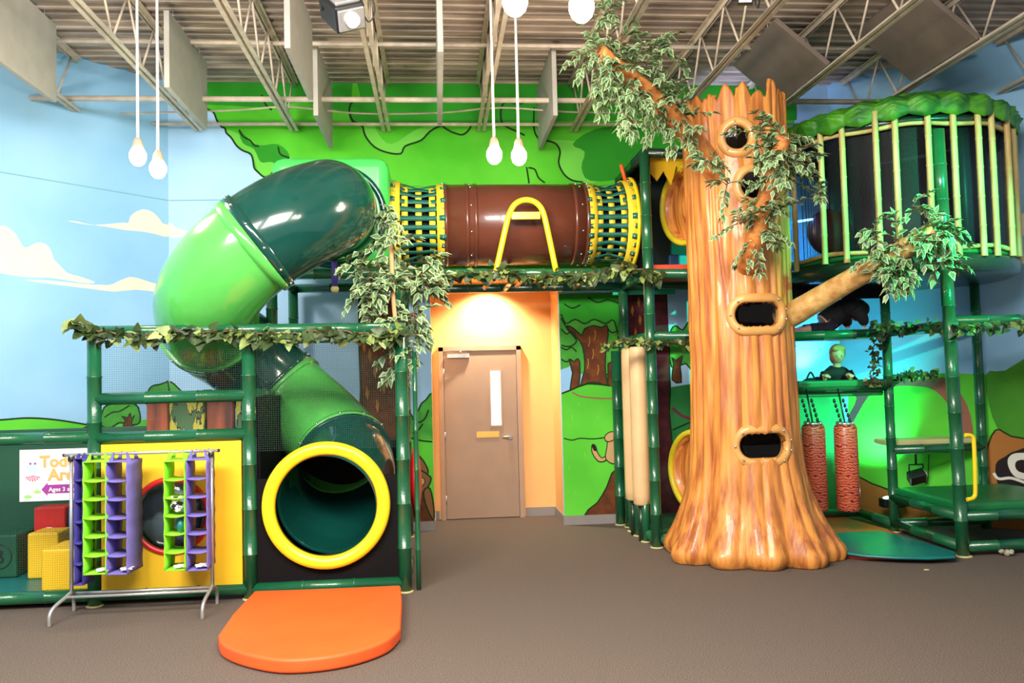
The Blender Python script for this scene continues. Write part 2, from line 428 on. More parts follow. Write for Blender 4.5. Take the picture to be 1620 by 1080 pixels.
bw.stroke([(905,620),(920,627),(950,630),(975,630)], 'path', .018)
bw.stroke([(892,693),(905,696),(918,693),(940,694),(968,690)], 'line', .014, 3)
bw.poly([(925,815),(945,795),(960,770),(975,740),(982,820)], 'bark', 2, 'line')
for pts_ in ([(888,520),(896,528),(906,524),(912,533)], [(886,548),(896,553),(904,549),(912,556)], [(888,568),(896,572),(903,568)], [(962,520),(968,526),(978,523)], [(962,545),(970,550),(980,547)], [(930,470),(945,478),(962,474),(980,480)], [(892,480),(905,487),(918,482)]):
    bw.stroke(pts_, 'line', .016)
for (x, y) in [(932,540),(938,560),(930,575),(946,585),(950,550),(941,530)]:
    bw.stroke([(x,y-8),(x+1,y),(x-1,y+8)], 'bark_light', .012, 2)
for (x, y) in [(905,660),(925,720),(960,750),(910,780),(900,740),(945,660),(915,640)]:
    bw.stroke([(x,y-4),(x+1,y+3)], 'leaf_light', .012, 0)
# cream squirrel
bw.poly([(937,703),(942,705),(945,715),(952,724),(960,720),(958,728),(948,730),(940,722),(936,712)], 'fur_light', 3, 'line', .012)
bw.poly([(962,695),(968,690),(974,700),(974,730),(966,732),(958,724),(960,708)], 'fur_light', 3, 'line', .012)
bw.poly([(957,690),(963,684),(971,683),(974,692),(966,698),(958,697)], 'fur_light', 3, 'line', .012)
bw.poly([(936,703),(941,704),(944,713),(939,712)], 'dark', 2)
# big plum trunk and the scene beyond
bw.poly([(988,455),(1052,455),(1060,520),(1060,640),(1066,720),(1080,790),(1100,830),(985,830),(992,640)], 'bark_red', 0)
bw.stroke([(1052,455),(1060,520),(1060,640),(1066,720),(1080,790)], 'line', .03)
for (x, y) in [(1000,490),(1012,505),(1005,525),(1020,480),(1024,500),(1010,475)]:
    bw.poly([(x,y-8),(x+3,y),(x+1,y+10),(x-2,y+3)], 'bark_light', 0)
bw.poly([(1055,455),(1330,455),(1330,620),(1062,620)], 'sky', 0)
bw.poly([(1060,530),(1068,515),(1080,522),(1092,512),(1100,590),(1085,575),(1062,580)], 'bush', 3, 'line')
bw.poly([(1063,600),(1066,575),(1062,565),(1070,570),(1080,562),(1076,580),(1078,605)], 'bark', 2, 'line')
bw.poly([(1062,612),(1100,606),(1100,700),(1340,700),(1340,840),(1085,800),(1066,720),(1060,650)], 'grass_dark', 0)
bw.stroke([(1064,645),(1080,658),(1100,664)], 'plum', .04)
bw.stroke([(1064,680),(1082,672),(1100,664)], 'line', .018)
bw.poly([(1250,625),(1290,610),(1342,604),(1342,850),(1250,850)], 'grass_dark', 0)
struct(bw.done('wall_back'))
# ---- left wall, 45 degrees
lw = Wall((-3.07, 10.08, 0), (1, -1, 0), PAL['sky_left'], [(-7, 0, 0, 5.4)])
a, b = Vector((-3.07, 10.08, 0)), Vector((-8.0, 5.15, 0)); z = Vector((0, 0, 5.4))
lw.mb.add([a, b, b+z, a+z], [(0, 1, 2, 3)], 0, False); nn = Vector((-.1, .1, 0))
lw.mb.prism([a+nn*.1, b+nn*.1, b+z+nn*.1, a+z+nn*.1], nn*.8, 0)
lw.stroke([(-300,222),(0,272),(266,317)], 'seam', .012, 0)
lw.poly([(-60,350),(0,357),(10,358),(25,370),(37,391),(48,389),(58,384),(70,385),(80,395),(85,410),(95,420),(107,432),(125,437),(150,446),(140,448),(110,444),(80,439),(40,438),(0,432),(-60,428)], 'cloud', 2)
lw.poly([(40,443),(80,444),(120,448),(170,451),(185,446),(205,438),(225,442),(248,449),(258,443),(265.5,441),(265.5,463),(250,462),(215,458),(180,461),(140,456),(90,450)], 'cloud', 2)
lw.poly([(107,349),(125,351),(150,356),(195,352),(203,353),(206,343),(215,335),(228,331),(242,336),(252,346),(258,354),(266,356),(266.3,374),(250,371),(225,366),(200,364),(165,358),(130,354)], 'cloud', 2)
lw.poly([(-80,668),(0,664),(45,661),(90,664),(140,672),(180,668),(266,660),(266,760),(-80,760)], 'grass', 0)
lw.stroke([(-80,668),(0,664),(45,661),(90,664),(140,672)], 'line', .018)
lw.stroke([(90,684),(98,680),(106,683)], 'line', .018); lw.stroke([(125,682),(135,676),(150,672)], 'line', .02)
lw.poly([(160,672),(163,648),(172,640),(185,638),(195,635),(208,637),(219,645),(221,668),(205,672),(190,668),(175,676)], 'bush', 3, 'line')
lw.stroke([(165,660),(178,652),(190,650),(205,641)], 'line', .016)
lw.poly([(194,677),(198,665),(192,658),(202,660),(206,652),(208,662),(213,656),(208,668),(210,678)], 'bark', 2, 'line', .012)
lw.poly([(234,622),(240,611),(252,608),(262,605),(266,605),(266,640),(240,640)], 'bush', 3, 'line')
lw.done('wall_left')
# ---- right wall
rn = Vector((-1.28, -1.1, 0)).normalized()
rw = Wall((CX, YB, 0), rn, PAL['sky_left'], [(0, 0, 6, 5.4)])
rd = Vector((1.1, -1.28, 0)).normalized()
a = Vector((CX, YB, 0)); b = a+rd*6; nn = -rn*.1
rw.mb.add([a, b, b+z, a+z], [(0, 1, 2, 3)], 0, False)
rw.mb.prism([a+nn*.1, b+nn*.1, b+z+nn*.1, a+z+nn*.1], nn*.8, 0)
rw.poly([(1590,350),(1598,342),(1612,338),(1640,340),(1640,372),(1600,368)], 'cloud', 3)
rw.poly([(1342,604),(1380,603),(1440,592),(1500,590),(1560,592),(1640,600),(1640,850),(1342,850)], 'grass', 0)
rw.poly([(1560,592),(1590,586),(1660,560),(1660,720),(1600,700),(1570,660)], 'hill_dark', 3)
rw.poly([(1342,603),(1350,600),(1400,603),(1440,602),(1475,598),(1500,600),(1530,640),(1540,690),(1526,690),(1510,655),(1480,618),(1440,610),(1400,612),(1342,612)], 'path', 3)
rw.poly([(1342,612),(1380,612),(1365,640),(1342,680),(1342,660),(1355,630)], 'plum', 3)
rw.poly([(1342,756),(1380,765),(1420,778),(1470,780),(1530,776),(1570,760),(1640,800),(1640,860),(1342,860)], 'sand', 3, 'line')
rw.poly([(1575,680),(1600,690),(1660,712),(1660,820),(1590,800),(1566,770),(1560,720)], 'sand', 3, 'line')
rw.poly([(1575,735),(1590,722),(1610,712),(1660,705),(1660,800),(1600,795),(1580,770)], 'dark', 3)
rw.poly([(1594,728),(1602,718),(1620,716),(1650,718),(1650,728),(1615,727),(1606,734),(1612,746),(1640,752),(1640,760),(1610,756),(1598,744)], 'white', 3)
rw.stroke([(1572,748),(1580,757),(1600,756),(1625,764),(1650,768)], 'white', .03)
rw.done('wall_right')
# alcove
mb = MB(); mb.box(((AX0+AX1)/2, 10.87, AZ/2), (AX1-AX0+.3, .1, AZ+.2)); struct(mb.build('wall_alcove_back', M['alcove']))
mb = MB(); mb.box((AX0-.06, YB+.45, AZ/2), (.12, .78, AZ)); struct(mb.build('wall_alcove_left', M['alcove']))
mb = MB(); mb.box((AX1+.06, YB+.45, AZ/2), (.12, .78, AZ)); struct(mb.build('wall_alcove_right', M['alcove']))
mb = MB(); mb.box(((AX0+AX1)/2, YB+.46, AZ+.06), (AX1-AX0+.3, .8, .1)); struct(mb.build('ceiling_alcove', M['alcove']))
for nm, x0, x1, y0, y1 in (('baseboard_back_left', -3.0, AX0, YB-.012, YB), ('baseboard_back_right', AX1, CX, YB-.012, YB)):
    mb = MB(); mb.box(((x0+x1)/2, (y0+y1)/2-.02, .055), (x1-x0, .014, .11)); struct(mb.build(nm, M['base']))
mb = MB(); mb.box((AX1-.007, YB+.36, .055), (.014, .76, .11)); struct(mb.build('baseboard_alcove_right', M['base']))
mb = MB(); mb.box((AX0+.007, YB+.36, .055), (.014, .76, .11)); struct(mb.build('baseboard_alcove_left', M['base']))
mb = MB(); mb.box(((1.09+AX1)/2, 10.813, .055), (AX1-1.09, .014, .11)); mb.box(((AX0+.01)/2-.005, 10.813, .055), (.05, .014, .11)); struct(mb.build('baseboard_alcove_back', M['base']))
# door
DX0, DX1, DZ, DY = .085, 1.005, 2.12, 10.79
mb = MB()
for c, d in (((DX0-.035, DY, (DZ+.05)/2), (.06, .07, DZ+.05)), ((DX1+.035, DY, (DZ+.05)/2), (.06, .07, DZ+.05)), (((DX0+DX1)/2, DY, DZ+.03), (DX1-DX0+.13, .07, .06))): mb.box(c, d)
dr = struct(mb.build('door_1', M['door_frame']))
mb = MB(); cxm = (DX0+DX1)/2; wx0, wx1, wz0, wz1 = at(779, 0, Y=DY).x-.0, at(795, 0, Y=DY).x, 1.17, 1.86
wx0, wx1 = .675, .80
for x0, x1, z0, z1 in ((DX0, wx0, .01, DZ-.005), (wx1, DX1, .01, DZ-.005), (wx0, wx1, .01, wz0), (wx0, wx1, wz1, DZ-.005)):
    mb.box(((x0+x1)/2, DY+.005, (z0+z1)/2), (x1-x0+.0005, .045, z1-z0+.0005))
leaf_o = mb.build('door_leaf', M['door'], dr)
mb = MB()
for x0, x1, z0, z1 in ((wx0-.02, wx0, wz0-.02, wz1+.02), (wx1, wx1+.02, wz0-.02, wz1+.02), (wx0, wx1, wz0-.02, wz0), (wx0, wx1, wz1, wz1+.02)):
    mb.box(((x0+x1)/2, DY-.022, (z0+z1)/2), (x1-x0, .012, z1-z0))
mb.build('window_trim', M['door_frame'], leaf_o)
mb = MB(); mb.box(((wx0+wx1)/2, DY, (wz0+wz1)/2), (wx1-wx0, .006, wz1-wz0))
M['lit_window'] = bulbmat('daylit_glass', (1, .97, .95, 1), 1.3)
mb.build('window_pane', M['lit_window'], leaf_o)
mb = MB(); mb.box((.625, DY-.022, 1.055), (.285, .006, .075)); mb.build('sign_plate', pmat('ochre_plate', (238,190,96), .5), leaf_o)
mb = MB(); mb.cyl((.90, DY-.02, 1.02), (.90, DY-.05, 1.02), .033, 18); mb.tube([(.90, DY-.045, 1.02), (.90, DY-.075, 1.02), (.87, DY-.08, 1.022), (.80, DY-.08, 1.025)], .011, 10); mb.build('door_handle', M['chrome'], leaf_o)
mb = MB(); mb.box((.27, DY-.04, 2.06), (.28, .05, .05)); mb.box((.30, DY-.1, 2.125), (.3, .02, .012), R(18)); mb.cyl((.3, DY-.06, 2.09), (.3, DY-.06, 2.13), .015); mb.build('door_closer', M['steel'], leaf_o)
mb = MB()
for zz in (.25, 1.05, 1.85): mb.cyl((DX0-.003, DY-.028, zz-.05), (DX0-.003, DY-.028, zz+.05), .009)
mb.build('hinge', M['steel'], leaf_o)
# recessed downlight in the alcove ceiling
t = thing('recessed_downlight', 'round recessed downlight in the ceiling above the grey door', 'ceiling light', (.68, YB+.45, AZ))
mb = MB(); mb.lathe([(.05, 0), (.09, 0), (.09, .012), (.05, .012)], (.68, YB+.45, AZ-.012), 28, closed=True); mb.build('trim_ring', M['white'], t)
mb = MB(); mb.lathe([(0, 0), (.05, 0), (.05, .006), (0, .006)], (.68, YB+.45, AZ-.008), 28, closed=True); mb.build('lamp_face', M['bulb'], t)
spot('alcove_downlight', (.68, YB+.45, AZ-.05), (.60, YB+.68, 1.2), 190, (1, .84, .6), 135, .9, .04)

# ------------------------------------------------------------------ roof joists
def wall_y(x):
    if x < -3.07: return x+13.15
    if x > CX: return YB-(x-CX)*1.164
    return YB
ords = ['first', 'second', 'third', 'fourth', 'fifth', 'sixth', 'seventh', 'eighth', 'ninth', 'tenth']
JX = [-3.78, -2.70, -1.61, -.54, .585, 1.70, 2.81, 3.93, 5.06, 6.17]
def joist(x, i):
    ye = wall_y(x)-.06; y0 = 3.4
    t = thing('roof_joist', 'cream open-web steel roof joist, %s of ten counted from the left' % ords[i], 'roof joist', (x, ye, 4.7), 'steel joists under the roof deck')
    mb = MB()
    for s in (-1, 1): mb.box((x+s*.033, (ye+y0)/2, 4.725), (.038, ye-y0, .008)); mb.box((x+s*.016, (ye+y0)/2, 4.745), (.006, ye-y0, .04))
    mb.build('bottom_chord', M['joist'], t)
    mb = MB()
    for s in (-1, 1): mb.box((x+s*.03, (ye+y0)/2, 5.3), (.045, ye-y0, .01)); mb.box((x+s*.014, (ye+y0)/2, 5.275), (.006, ye-y0, .05))
    mb.build('top_chord', M['joist'], t)
    mb = MB(); pts = []; y = ye-.12; k = 0
    while y > y0: pts.append((x, y, 4.745 if k % 2 else 5.28)); y -= .36; k += 1
    for a, b in zip(pts, pts[1:]): mb.cyl(a, b, .011, 8)
    mb.build('web', M['joist'], t)
for i, x in enumerate(JX): joist(x, i)
# bridging pipes and conduit along the back wall
def rod(name, label, cat, P, r, mat, grp=None):
    o = MB().tube(P, r, 10).build(name, mat, org=P[0]); return tag(o, label, cat, grp)
rod('bridging_pipe', 'upper thick cream pipe running left to right under the roof deck before the back wall', 'pipe', [(-4.12, 9.03, 4.77), (5.6, 9.03, 4.77)], .03, M['joist'])
rod('bridging_pipe', 'lower thin cream pipe running left to right nearest the green canopy mural', 'pipe', [(-3.2, 9.93, 4.78), (4.9, 9.93, 4.78)], .02, M['joist'])
rod('conduit', 'wavy thin cream conduit between the two long ceiling pipes', 'conduit', spline([(-3.4, 9.5, 4.76), (-2.2, 9.5, 4.80), (-1.6, 9.5, 4.84), (-.8, 9.5, 4.77), (.1, 9.5, 4.78), (.8, 9.5, 4.84), (1.7, 9.5, 4.79), (3.2, 9.5, 4.8)], 6), .010, M['joist'])
rod('deck_pipe', 'cream sprinkler pipe high against the roof deck', 'pipe', [(-4.0, 8.6, 5.2), (5.9, 8.6, 5.2)], .022, M['joist'])

# hanging acoustic baffles
def baffle(x, y0, y1, z0, z1, label, tilt=0):
    bm_ = 'baffle_shaded' if tilt else 'baffle'
    t = thing('acoustic_baffle', label, 'acoustic baffle', (x, (y0+y1)/2, z0), 'sound baffles hanging under the roof')
    mb = MB(); c, s = math.cos(tilt), math.sin(tilt); h = z1-z0; th = .05
    P = [(0, 0), (0, h), (th, h), (th, 0)]
    poly = [Vector((x+p*c-q*s, y0, z0+p*s+q*c)) for p, q in P]
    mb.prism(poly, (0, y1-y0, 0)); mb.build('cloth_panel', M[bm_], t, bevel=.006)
    mb = MB()
    for yy in (y0+.2, y1-.2):
        px_, pz_ = x+th/2*c-h*s, z0+h*c
        mb.cyl((px_, yy, pz_-.01), (px_, yy, 5.32), .004, 6)
    mb.build('hanging_wire', M['steel'], t)
baffle(-3.62, 5.8, 8.34, 4.5, 5.25, 'large pale sound baffle at the top left corner before the blue wall')
baffle(-2.44, 7.9, 9.2, 4.5, 5.22, 'grey sound baffle hanging just right of the lit left bulb pair')
baffle(-1.19, 6.95, 8.24, 4.5, 5.25, 'left one of the two close sound baffles left of the ceiling spotlight')
baffle(-1.21, 8.72, 9.97, 4.5, 5.25, 'right one of the two close sound baffles, its tip over the green elbow tube')
baffle(.06, 7.0, 9.05, 4.5, 5.25, 'sound baffle seen edge-on over the middle of the brown tunnel')
baffle(1.27, 8.7, 10.02, 4.5, 5.25, 'pale sound baffle right of the two middle lit bulbs')
baffle(3.90, 7.92, 9.1, 4.76, 5.45, 'tilted shaded sound baffle above the broken tree top', R(50))
baffle(5.02, 7.25, 8.35, 4.76, 5.55, 'tilted shaded sound baffle above the leafy cage roof', R(50))

# pendant bulbs
M['socket'] = pmat('tan_socket', (196,160,140), .5)
def pendant(p, r, label, key):
    t = thing('pendant_bulb', label, 'pendant light', p, 'bare bulb pendants hanging from the roof')
    x, y, z = p
    mb = MB(); mb.cyl((x, y, z+1.25*r), (x, y, 5.32), .012, 8); mb.build('hanging_rod', M['white'], t)
    mb = MB(); mb.lathe([(0, 2.1*r), (.02, 2.1*r), (.035, 1.7*r), (.62*r, 1.15*r), (.66*r, .85*r), (0, .85*r)], p, 20); mb.build('socket', M['socket'], t)
    mb = MB(); pr = [(0, -1.35*r), (.45*r, -1.25*r), (.8*r, -.9*r), (r, -.3*r), (.97*r, .2*r), (.75*r, .65*r), (.55*r, .95*r), (0, .95*r)]
    mb.lathe(pr, p, 24); mb.build('bulb', M['bulb'], t)
    d = bpy.data.lights.new('pendant_light', 'POINT'); d.energy = key; d.color = (1, .86, .66); d.shadow_soft_size = r*1.3
    o = bpy.data.objects.new('pendant_light', d); C.objects.link(o); o.location = (x, y, z-1.9*r-.03)
pendant((-2.437, 7.2, 3.684), .068, 'lit bulb on a rod, left one of the pair before the blue wall', 26)
pendant((-2.275, 7.2, 3.578), .068, 'lit bulb on a rod, right one of the pair before the blue wall', 26)
pendant((.53, 7.2, 3.691), .068, 'lit bulb on a rod, left one of the pair over the brown tunnel', 26)
pendant((.743, 7.2, 3.68), .068, 'lit bulb on a rod, right one of the pair over the brown tunnel', 26)
pendant((.475, 4.6, 3.86), .072, 'large near lit bulb at the top edge, left of two', 30)
pendant((.848, 4.6, 3.83), .072, 'large near lit bulb at the top edge, right one by the tree foliage', 30)

# stage light on the joist, small projector
def stage_light(p, tilt, s, label, hang):
    t = thing('stage_light', label, 'stage light', p); P = Vector(p)
    m = Matrix.Rotation(tilt[0], 3, 'X') @ Matrix.Rotation(tilt[1], 3, 'Z')
    mb = MB(); mb.box(P, (.2*s, .26*s, .17*s), M=m); mb.build('housing', M['black'], t, bevel=.02*s)
    mb = MB(); mb.box(P+m@Vector((0, 0, .09*s)), (.16*s, .2*s, .02*s), M=m); mb.box(P+m@Vector((0, -.135*s, 0)), (.17*s, .02*s, .13*s), M=m); mb.build('grey_cover', M['steel'], t, bevel=.005)
    mb = MB(); mb.tube([P+m@Vector((0, -.145*s, 0)), P+m@Vector((0, -.165*s, 0))], .045*s, 18); mb.build('lens', M['white'], t)
    mb = MB(); mb.tube([P+Vector((-.12*s, 0, 0)), P+Vector((-.12*s, 0, .2*s)), P+Vector((.12*s, 0, .2*s)), P+Vector((.12*s, 0, 0))], .010, 8); mb.cyl(P+Vector((0, 0, .2*s)), (P.x, P.y, hang), .012, 8); mb.build('yoke', M['black'], t)
    mb = MB(); mb.tube(spline([P+Vector((.1*s, 0, .05)), P+Vector((.16*s, 0, -.08)), P+Vector((.2*s, 0, .02)), P+Vector((.16, 0, .25))], 6), .006, 6); mb.build('cable', M['black'], t)
stage_light((-.62, 6.0, 4.40), (R(48), R(28)), 1.15, 'black and grey stage light clamped to a ceiling joist at the top', 4.74)
stage_light((2.5, 6.4, 4.72), (R(20), R(-20)), .6, 'small black stage light at the top edge above the tree', 5.32)

# ------------------------------------------------------------------ padded climbing frames
def post(mb, a, b, r=.055, step=.33):
    a, b = Vector(a), Vector(b); L_ = (b-a).length; n = max(1, int(L_/step)); pts = []; rr = []
    for i in range(n+1):
        c = a+(b-a)*(i/n); d = (b-a).normalized()
        if 0 < i < n:
            for off, q in ((-.008, r), (-.004, r*1.09), (.004, r*1.09), (.008, r)): pts.append(c+d*off); rr.append(q)
        else: pts.append(c); rr.append(r)
    mb.tube(pts, rr, 14)
def fpost(t, a, b, mat='post', r=.055, name='post'):
    mb = MB(); post(mb, a, b, r); o = mb.build(name, M[mat], t)
    return o
def collar(t, p, r=.068):
    mb = MB(); mb.lathe([(.0, 0), (r, 0), (r, .008), (r*.8, .014), (0, .014)], p, 16); mb.build('foot_cap', M['cream_deck'], t)
def panelY(name, x0, x1, z0, z1, y, mat, t, th=.03, bev=.01):
    mb = MB(); mb.box(((x0+x1)/2, y, (z0+z1)/2), (x1-x0, th, z1-z0)); return mb.build(name, M[mat], t, bevel=bev)
def net(name, pts, mat, t):
    mb = MB(); mb.add(pts, [(0, 1, 2, 3)], 0, False); return mb.build(name, M[mat], t)

FY, BY = 7.2, 8.45
FXL, FXM, FXR = -2.79, -1.56, -.30
t = thing('toddler_play_frame', 'green padded play frame with netting round the slide exit and yellow bubble panel', 'play frame', (FXM, FY, 0))
for x, y, z1 in ((FXL, FY, 2.22), (FXM, FY, 2.2), (FXR, FY, 2.2), (FXL, BY, 1.3), (-1.60, BY, 2.85), (-.36, BY, 2.85), (-1.60, 9.7, 2.85), (-.36, 9.7, 2.85)):
    fpost(t, (x, y, .0), (x, y, z1)); collar(t, (x, y, 0))
fpost(t, (-.19, FY+.05, .0), (-.19, FY+.05, 2.0), 'post', .02)
for a, b in (((FXL, FY, 2.22), (FXR, FY, 2.2)), ((FXL, FY, 1.67), (FXM, FY, 1.67)), ((FXL, FY, 1.35), (FXM, FY, 1.35)), ((FXL, FY, .09), (FXM, FY, .09)), ((FXM, FY, .08), (FXR, FY, .08)),
             ((-4.3, FY, 1.37), (FXL, FY, 1.36)), ((-4.3, FY, .10), (FXL, FY, .09)), ((FXR, FY, 2.2), (FXR, BY, 2.2)), ((FXM, FY, 1.67), (-1.6, BY, 1.67)),
             ((FXL, BY, 1.3), (-1.6, BY, 1.3)), ((-1.6, BY, 2.2), (-.36, BY, 2.2)), ((-1.6, BY, 2.83), (-.36, BY, 2.83)), ((-1.6, 9.7, 2.83), (-.36, 9.7, 2.83)), ((-1.6, BY, 2.83), (-1.6, 9.7, 2.83)), ((-.36, BY, 2.83), (-.36, 9.7, 2.83)), ((FXR, FY, .08), (FXR, BY, .08)), ((FXL, FY, .09), (FXL, BY, .09))):
    fpost(t, a, b, 'post', .05, 'rail')
# second slim upright beside the stump panels
fpost(t, (-2.22, BY, 0), (-2.22, BY, 1.72), 'post', .045)
net('netting', [(FXL, FY+.02, 1.36), (FXM, FY+.02, 1.36), (FXM, FY+.02, 2.2), (FXL, FY+.02, 2.2)], 'net', t)
net('netting', [(FXM, FY+.02, 1.2), (FXR, FY+.02, 1.2), (FXR, FY+.02, 2.2), (FXM, FY+.02, 2.2)], 'net', t)
net('netting', [(-4.3, FY+.02, .1), (FXL, FY+.02, .1), (FXL, FY+.02, 1.36), (-4.3, FY+.02, 1.36)], 'net', t)
net('netting', [(FXR, FY, .1), (FXR, BY, .1), (FXR, BY, 2.2), (FXR, FY, 2.2)], 'net_side', t)
# black wall round the slide exit with a round hole
ex, ez, er = -.935, .745, .43
mb = MB(); vs = []; fs = []
qs_ = sorted([2*PI*i/48 for i in range(48)]+[math.atan2(zz, xx) % (2*PI) for xx in (-.605, .605) for zz in (-.64, .23)]); n = len(qs_)
for q in qs_:
    c_, s_ = math.cos(q), math.sin(q)
    k = min((.605/abs(c_)) if abs(c_) > 1e-6 else 9, ((.23 if s_ > 0 else .64)/abs(s_)) if abs(s_) > 1e-6 else 9); k = max(k, er+.03)
    for yy in (FY+.0, FY+.03):
        vs += [(ex+er*c_, yy, ez+er*s_), (ex+k*c_, yy, ez+k*s_)]
for i in range(n):
    j = (i+1) % n; a = 4*i; b = 4*j
    fs += [(a, b, b+1, a+1), (a+2, a+3, b+3, b+2), (a, a+2, b+2, b), (a+1, b+1, b+3, a+3)]
mb.add(vs, fs, 0, False); mb.build('black_wall', M['black_pad'], t)
mb = MB(); mb.box((FXM+.06, (FY+BY)/2, .9), (.03, BY-FY-.12, 1.5)); mb.build('side_wall', M['black_pad'], t)
panelY('back_wall_pad', FXM+.05, FXR-.02, .1, 1.18, BY-.0, 'black_pad', t)
# yellow activity panel with bubble window
yp = (at(272, 815, Y=FY).x, at(272, 815, Y=FY).z); wr = .285
mb = MB(); vs = []; fs = []; x0, x1, z0, z1 = -2.73, -1.62, .13, 1.30
qs_ = sorted([2*PI*i/64+.001 for i in range(64)]+[math.atan2(zz-yp[1], xx-yp[0]) % (2*PI) for xx in (x0, x1) for zz in (z0, z1)]); n = len(qs_)
for q in qs_:
    c_, s_ = math.cos(q), math.sin(q)
    k = min((x1-yp[0])/c_ if c_ > 0 else (x0-yp[0])/c_, (z1-yp[1])/s_ if s_ > 0 else (z0-yp[1])/s_)
    for yy in (FY-.025, FY+.02): vs += [(yp[0]+wr*c_, yy, yp[1]+wr*s_), (yp[0]+k*c_, yy, yp[1]+k*s_)]
for i in range(n):
    j = (i+1) % n; a = 4*i; b = 4*j
    fs += [(a, b, b+1, a+1), (a+2, a+3, b+3, b+2), (a, a+2, b+2, b), (a+1, b+1, b+3, a+3)]
mb.add(vs, fs, 0, False); yo = mb.build('yellow_panel', M['yellow_panel'], t)
tor = lambda c, R_, r_, ax, m=0, seg=48, s=10: MB().tube([Vector(c)+(Vector((math.cos(2*PI*i/seg), 0, math.sin(2*PI*i/seg))) if ax == 'Y' else (Vector((0, math.cos(2*PI*i/seg), math.sin(2*PI*i/seg))) if ax == 'X' else Vector((math.cos(2*PI*i/seg), math.sin(2*PI*i/seg), 0))))*R_ for i in range(seg)], r_, s, False, True, m)
tor((yp[0], FY-.03, yp[1]), wr+.01, .024, 'Y').build('window_ring', M['red'], yo)
mb = MB(); mb.sph((yp[0], FY-.02, yp[1]), wr, 32, 18, 0, (1, .25, 1))
mb.build('bubble_window', M['pane'], yo)
M['print'] = pmat('grey_blue_print', (110,130,140), .4, .3, 5, col2=(40,48,60), contrast=(.45,.55))
mb = MB(); mb.lathe([(0, 0), (wr, 0), (wr, .012), (0, .012)], (yp[0], FY+.085, yp[1]), 32, axis='Y'); mb.build('printed_disc', M['print'], yo)
# stump panels behind the netting
def mossy():
    m = pmat('moss_print', (64,98,58), .5, .1, 3); nt = m.node_tree; N = nt.nodes; L = nt.links
    rp = [n for n in N if n.type == 'VALTORGB'][0]
    mp = [n for n in N if n.type == 'MAPPING'][0]; mp.inputs['Scale'].default_value = (14, 14, 3.5)
    rp.color_ramp.interpolation = 'CONSTANT'; rp.color_ramp.elements[0].color = srgb(74, 112, 66); rp.color_ramp.elements[0].position = 0
    rp.color_ramp.elements[1].position = .50; rp.color_ramp.elements[1].color = srgb(196,186,64)
    e = rp.color_ramp.elements.new(.465); e.color = srgb(28, 40, 24)
    [n for n in N if n.type == 'TEX_NOISE'][0].inputs['Scale'].default_value = 1.0
    return m
M['moss'] = mossy(); M['log'] = pmat('log_print', (176,84,50), .45, .2, 1.2, stretch=(10,10,1.2), col2=(96,40,28), coat=.3)
pxs = [(233,268,'log'), (269,326,'moss'), (328,372,'log'), (374,386,'moss')]
for a, b, m in pxs:
    x0 = at(a, 660, Y=BY-.1).x; x1 = at(b, 660, Y=BY-.1).x
    mb = MB(); mb.box(((x0+x1)/2, BY-.1, 1.48), (x1-x0-.004, .08, .44)); mb.build('stump_panel', M[m], t, bevel=.02)
M['dark_green_pad'] = pmat('deep_green_pad', (14,78,52), .5, .08, 3, .1, 8)
# green padded wall of the toddler corner with its deck
panelY('padded_wall', -4.6, -2.25, .05, 1.38, BY+.12, 'dark_green_pad', t, .06)
mb = MB(); mb.box((-3.4, 7.85, .07), (2.9, 1.15, .06)); mb.build('teal_floor_pad', M['teal_mat'], t, bevel=.015)
# red bubble ring on the right side
tor((FXR+.085, 7.95, .82), .30, .028, 'X').build('red_ring', M['red'], t)
mb = MB(); mb.sph((FXR+.08, 7.95, .82), .29, 24, 14, 0, (.2, 1, 1)); mb.build('red_dome', M['red'], t)

# toddler sign
sx0, sx1 = at(36, 750, Y=FY+.05).x, at(158, 750, Y=FY+.05).x
sz1, sz0 = at(36, 711, Y=FY+.05).z, at(36, 792, Y=FY+.05).z
t = thing('toddler_sign', 'white sign with owl and flower reading Toddler Area on the green netting', 'sign', (sx0, FY-.01, sz0))
SY = FY-.0
mb = MB(); mb.box(((sx0+sx1)/2, SY, (sz0+sz1)/2), (sx1-sx0, .006, sz1-sz0)); mb.build('sign_board', pmat('sign_white', (246,232,232), .4, .02), t)
M['txt_orange'] = pmat('sign_orange', (246,160,90), .5, .03); M['txt_purple'] = pmat('sign_purple', (142,50,140), .5, .03); M['sgn_pink'] = pmat('sign_pink', (240,84,120), .5, .03)
M['sgn_blue'] = pmat('sign_lilac', (176,190,226), .5, .03); M['sgn_green'] = pmat('sign_leaf', (142,204,110), .5, .03)
def text(name, s, p, size, mat, parent, bold=0, align='LEFT', rot=(PI/2, 0, 0)):
    cu = bpy.data.curves.new(name, 'FONT'); cu.body = s; cu.size = size; cu.extrude = .001; cu.offset = bold; cu.align_x = align; cu.resolution_u = 3
    o = bpy.data.objects.new(name+'_tmp', cu); C.objects.link(o)
    dg = bpy.context.evaluated_depsgraph_get(); me = bpy.data.meshes.new_from_object(o.evaluated_get(dg))
    me.materials.clear(); me.materials.append(mat); bpy.data.objects.remove(o); me.name = name
    r = bpy.data.objects.new(name, me); C.objects.link(r); r.parent = parent
    off = Vector((0,0,0)); q = parent
    while q is not None: off = off+q.location; q = q.parent
    r.location = Vector(p)-off; r.rotation_euler = rot; return r
W_ = sx1-sx0; H_ = sz1-sz0; yy = SY-.006
text('lettering', 'Toddler', (sx0+W_*.26, yy, sz0+H_*.66), H_*.31, M['txt_orange'], t, .005)
text('lettering', 'Area', (sx0+W_*.37, yy, sz0+H_*.40), H_*.31, M['txt_orange'], t, .005)
mb = MB(); X = lambda u: sx0+W_*u; Z = lambda v: sz0+H_*v
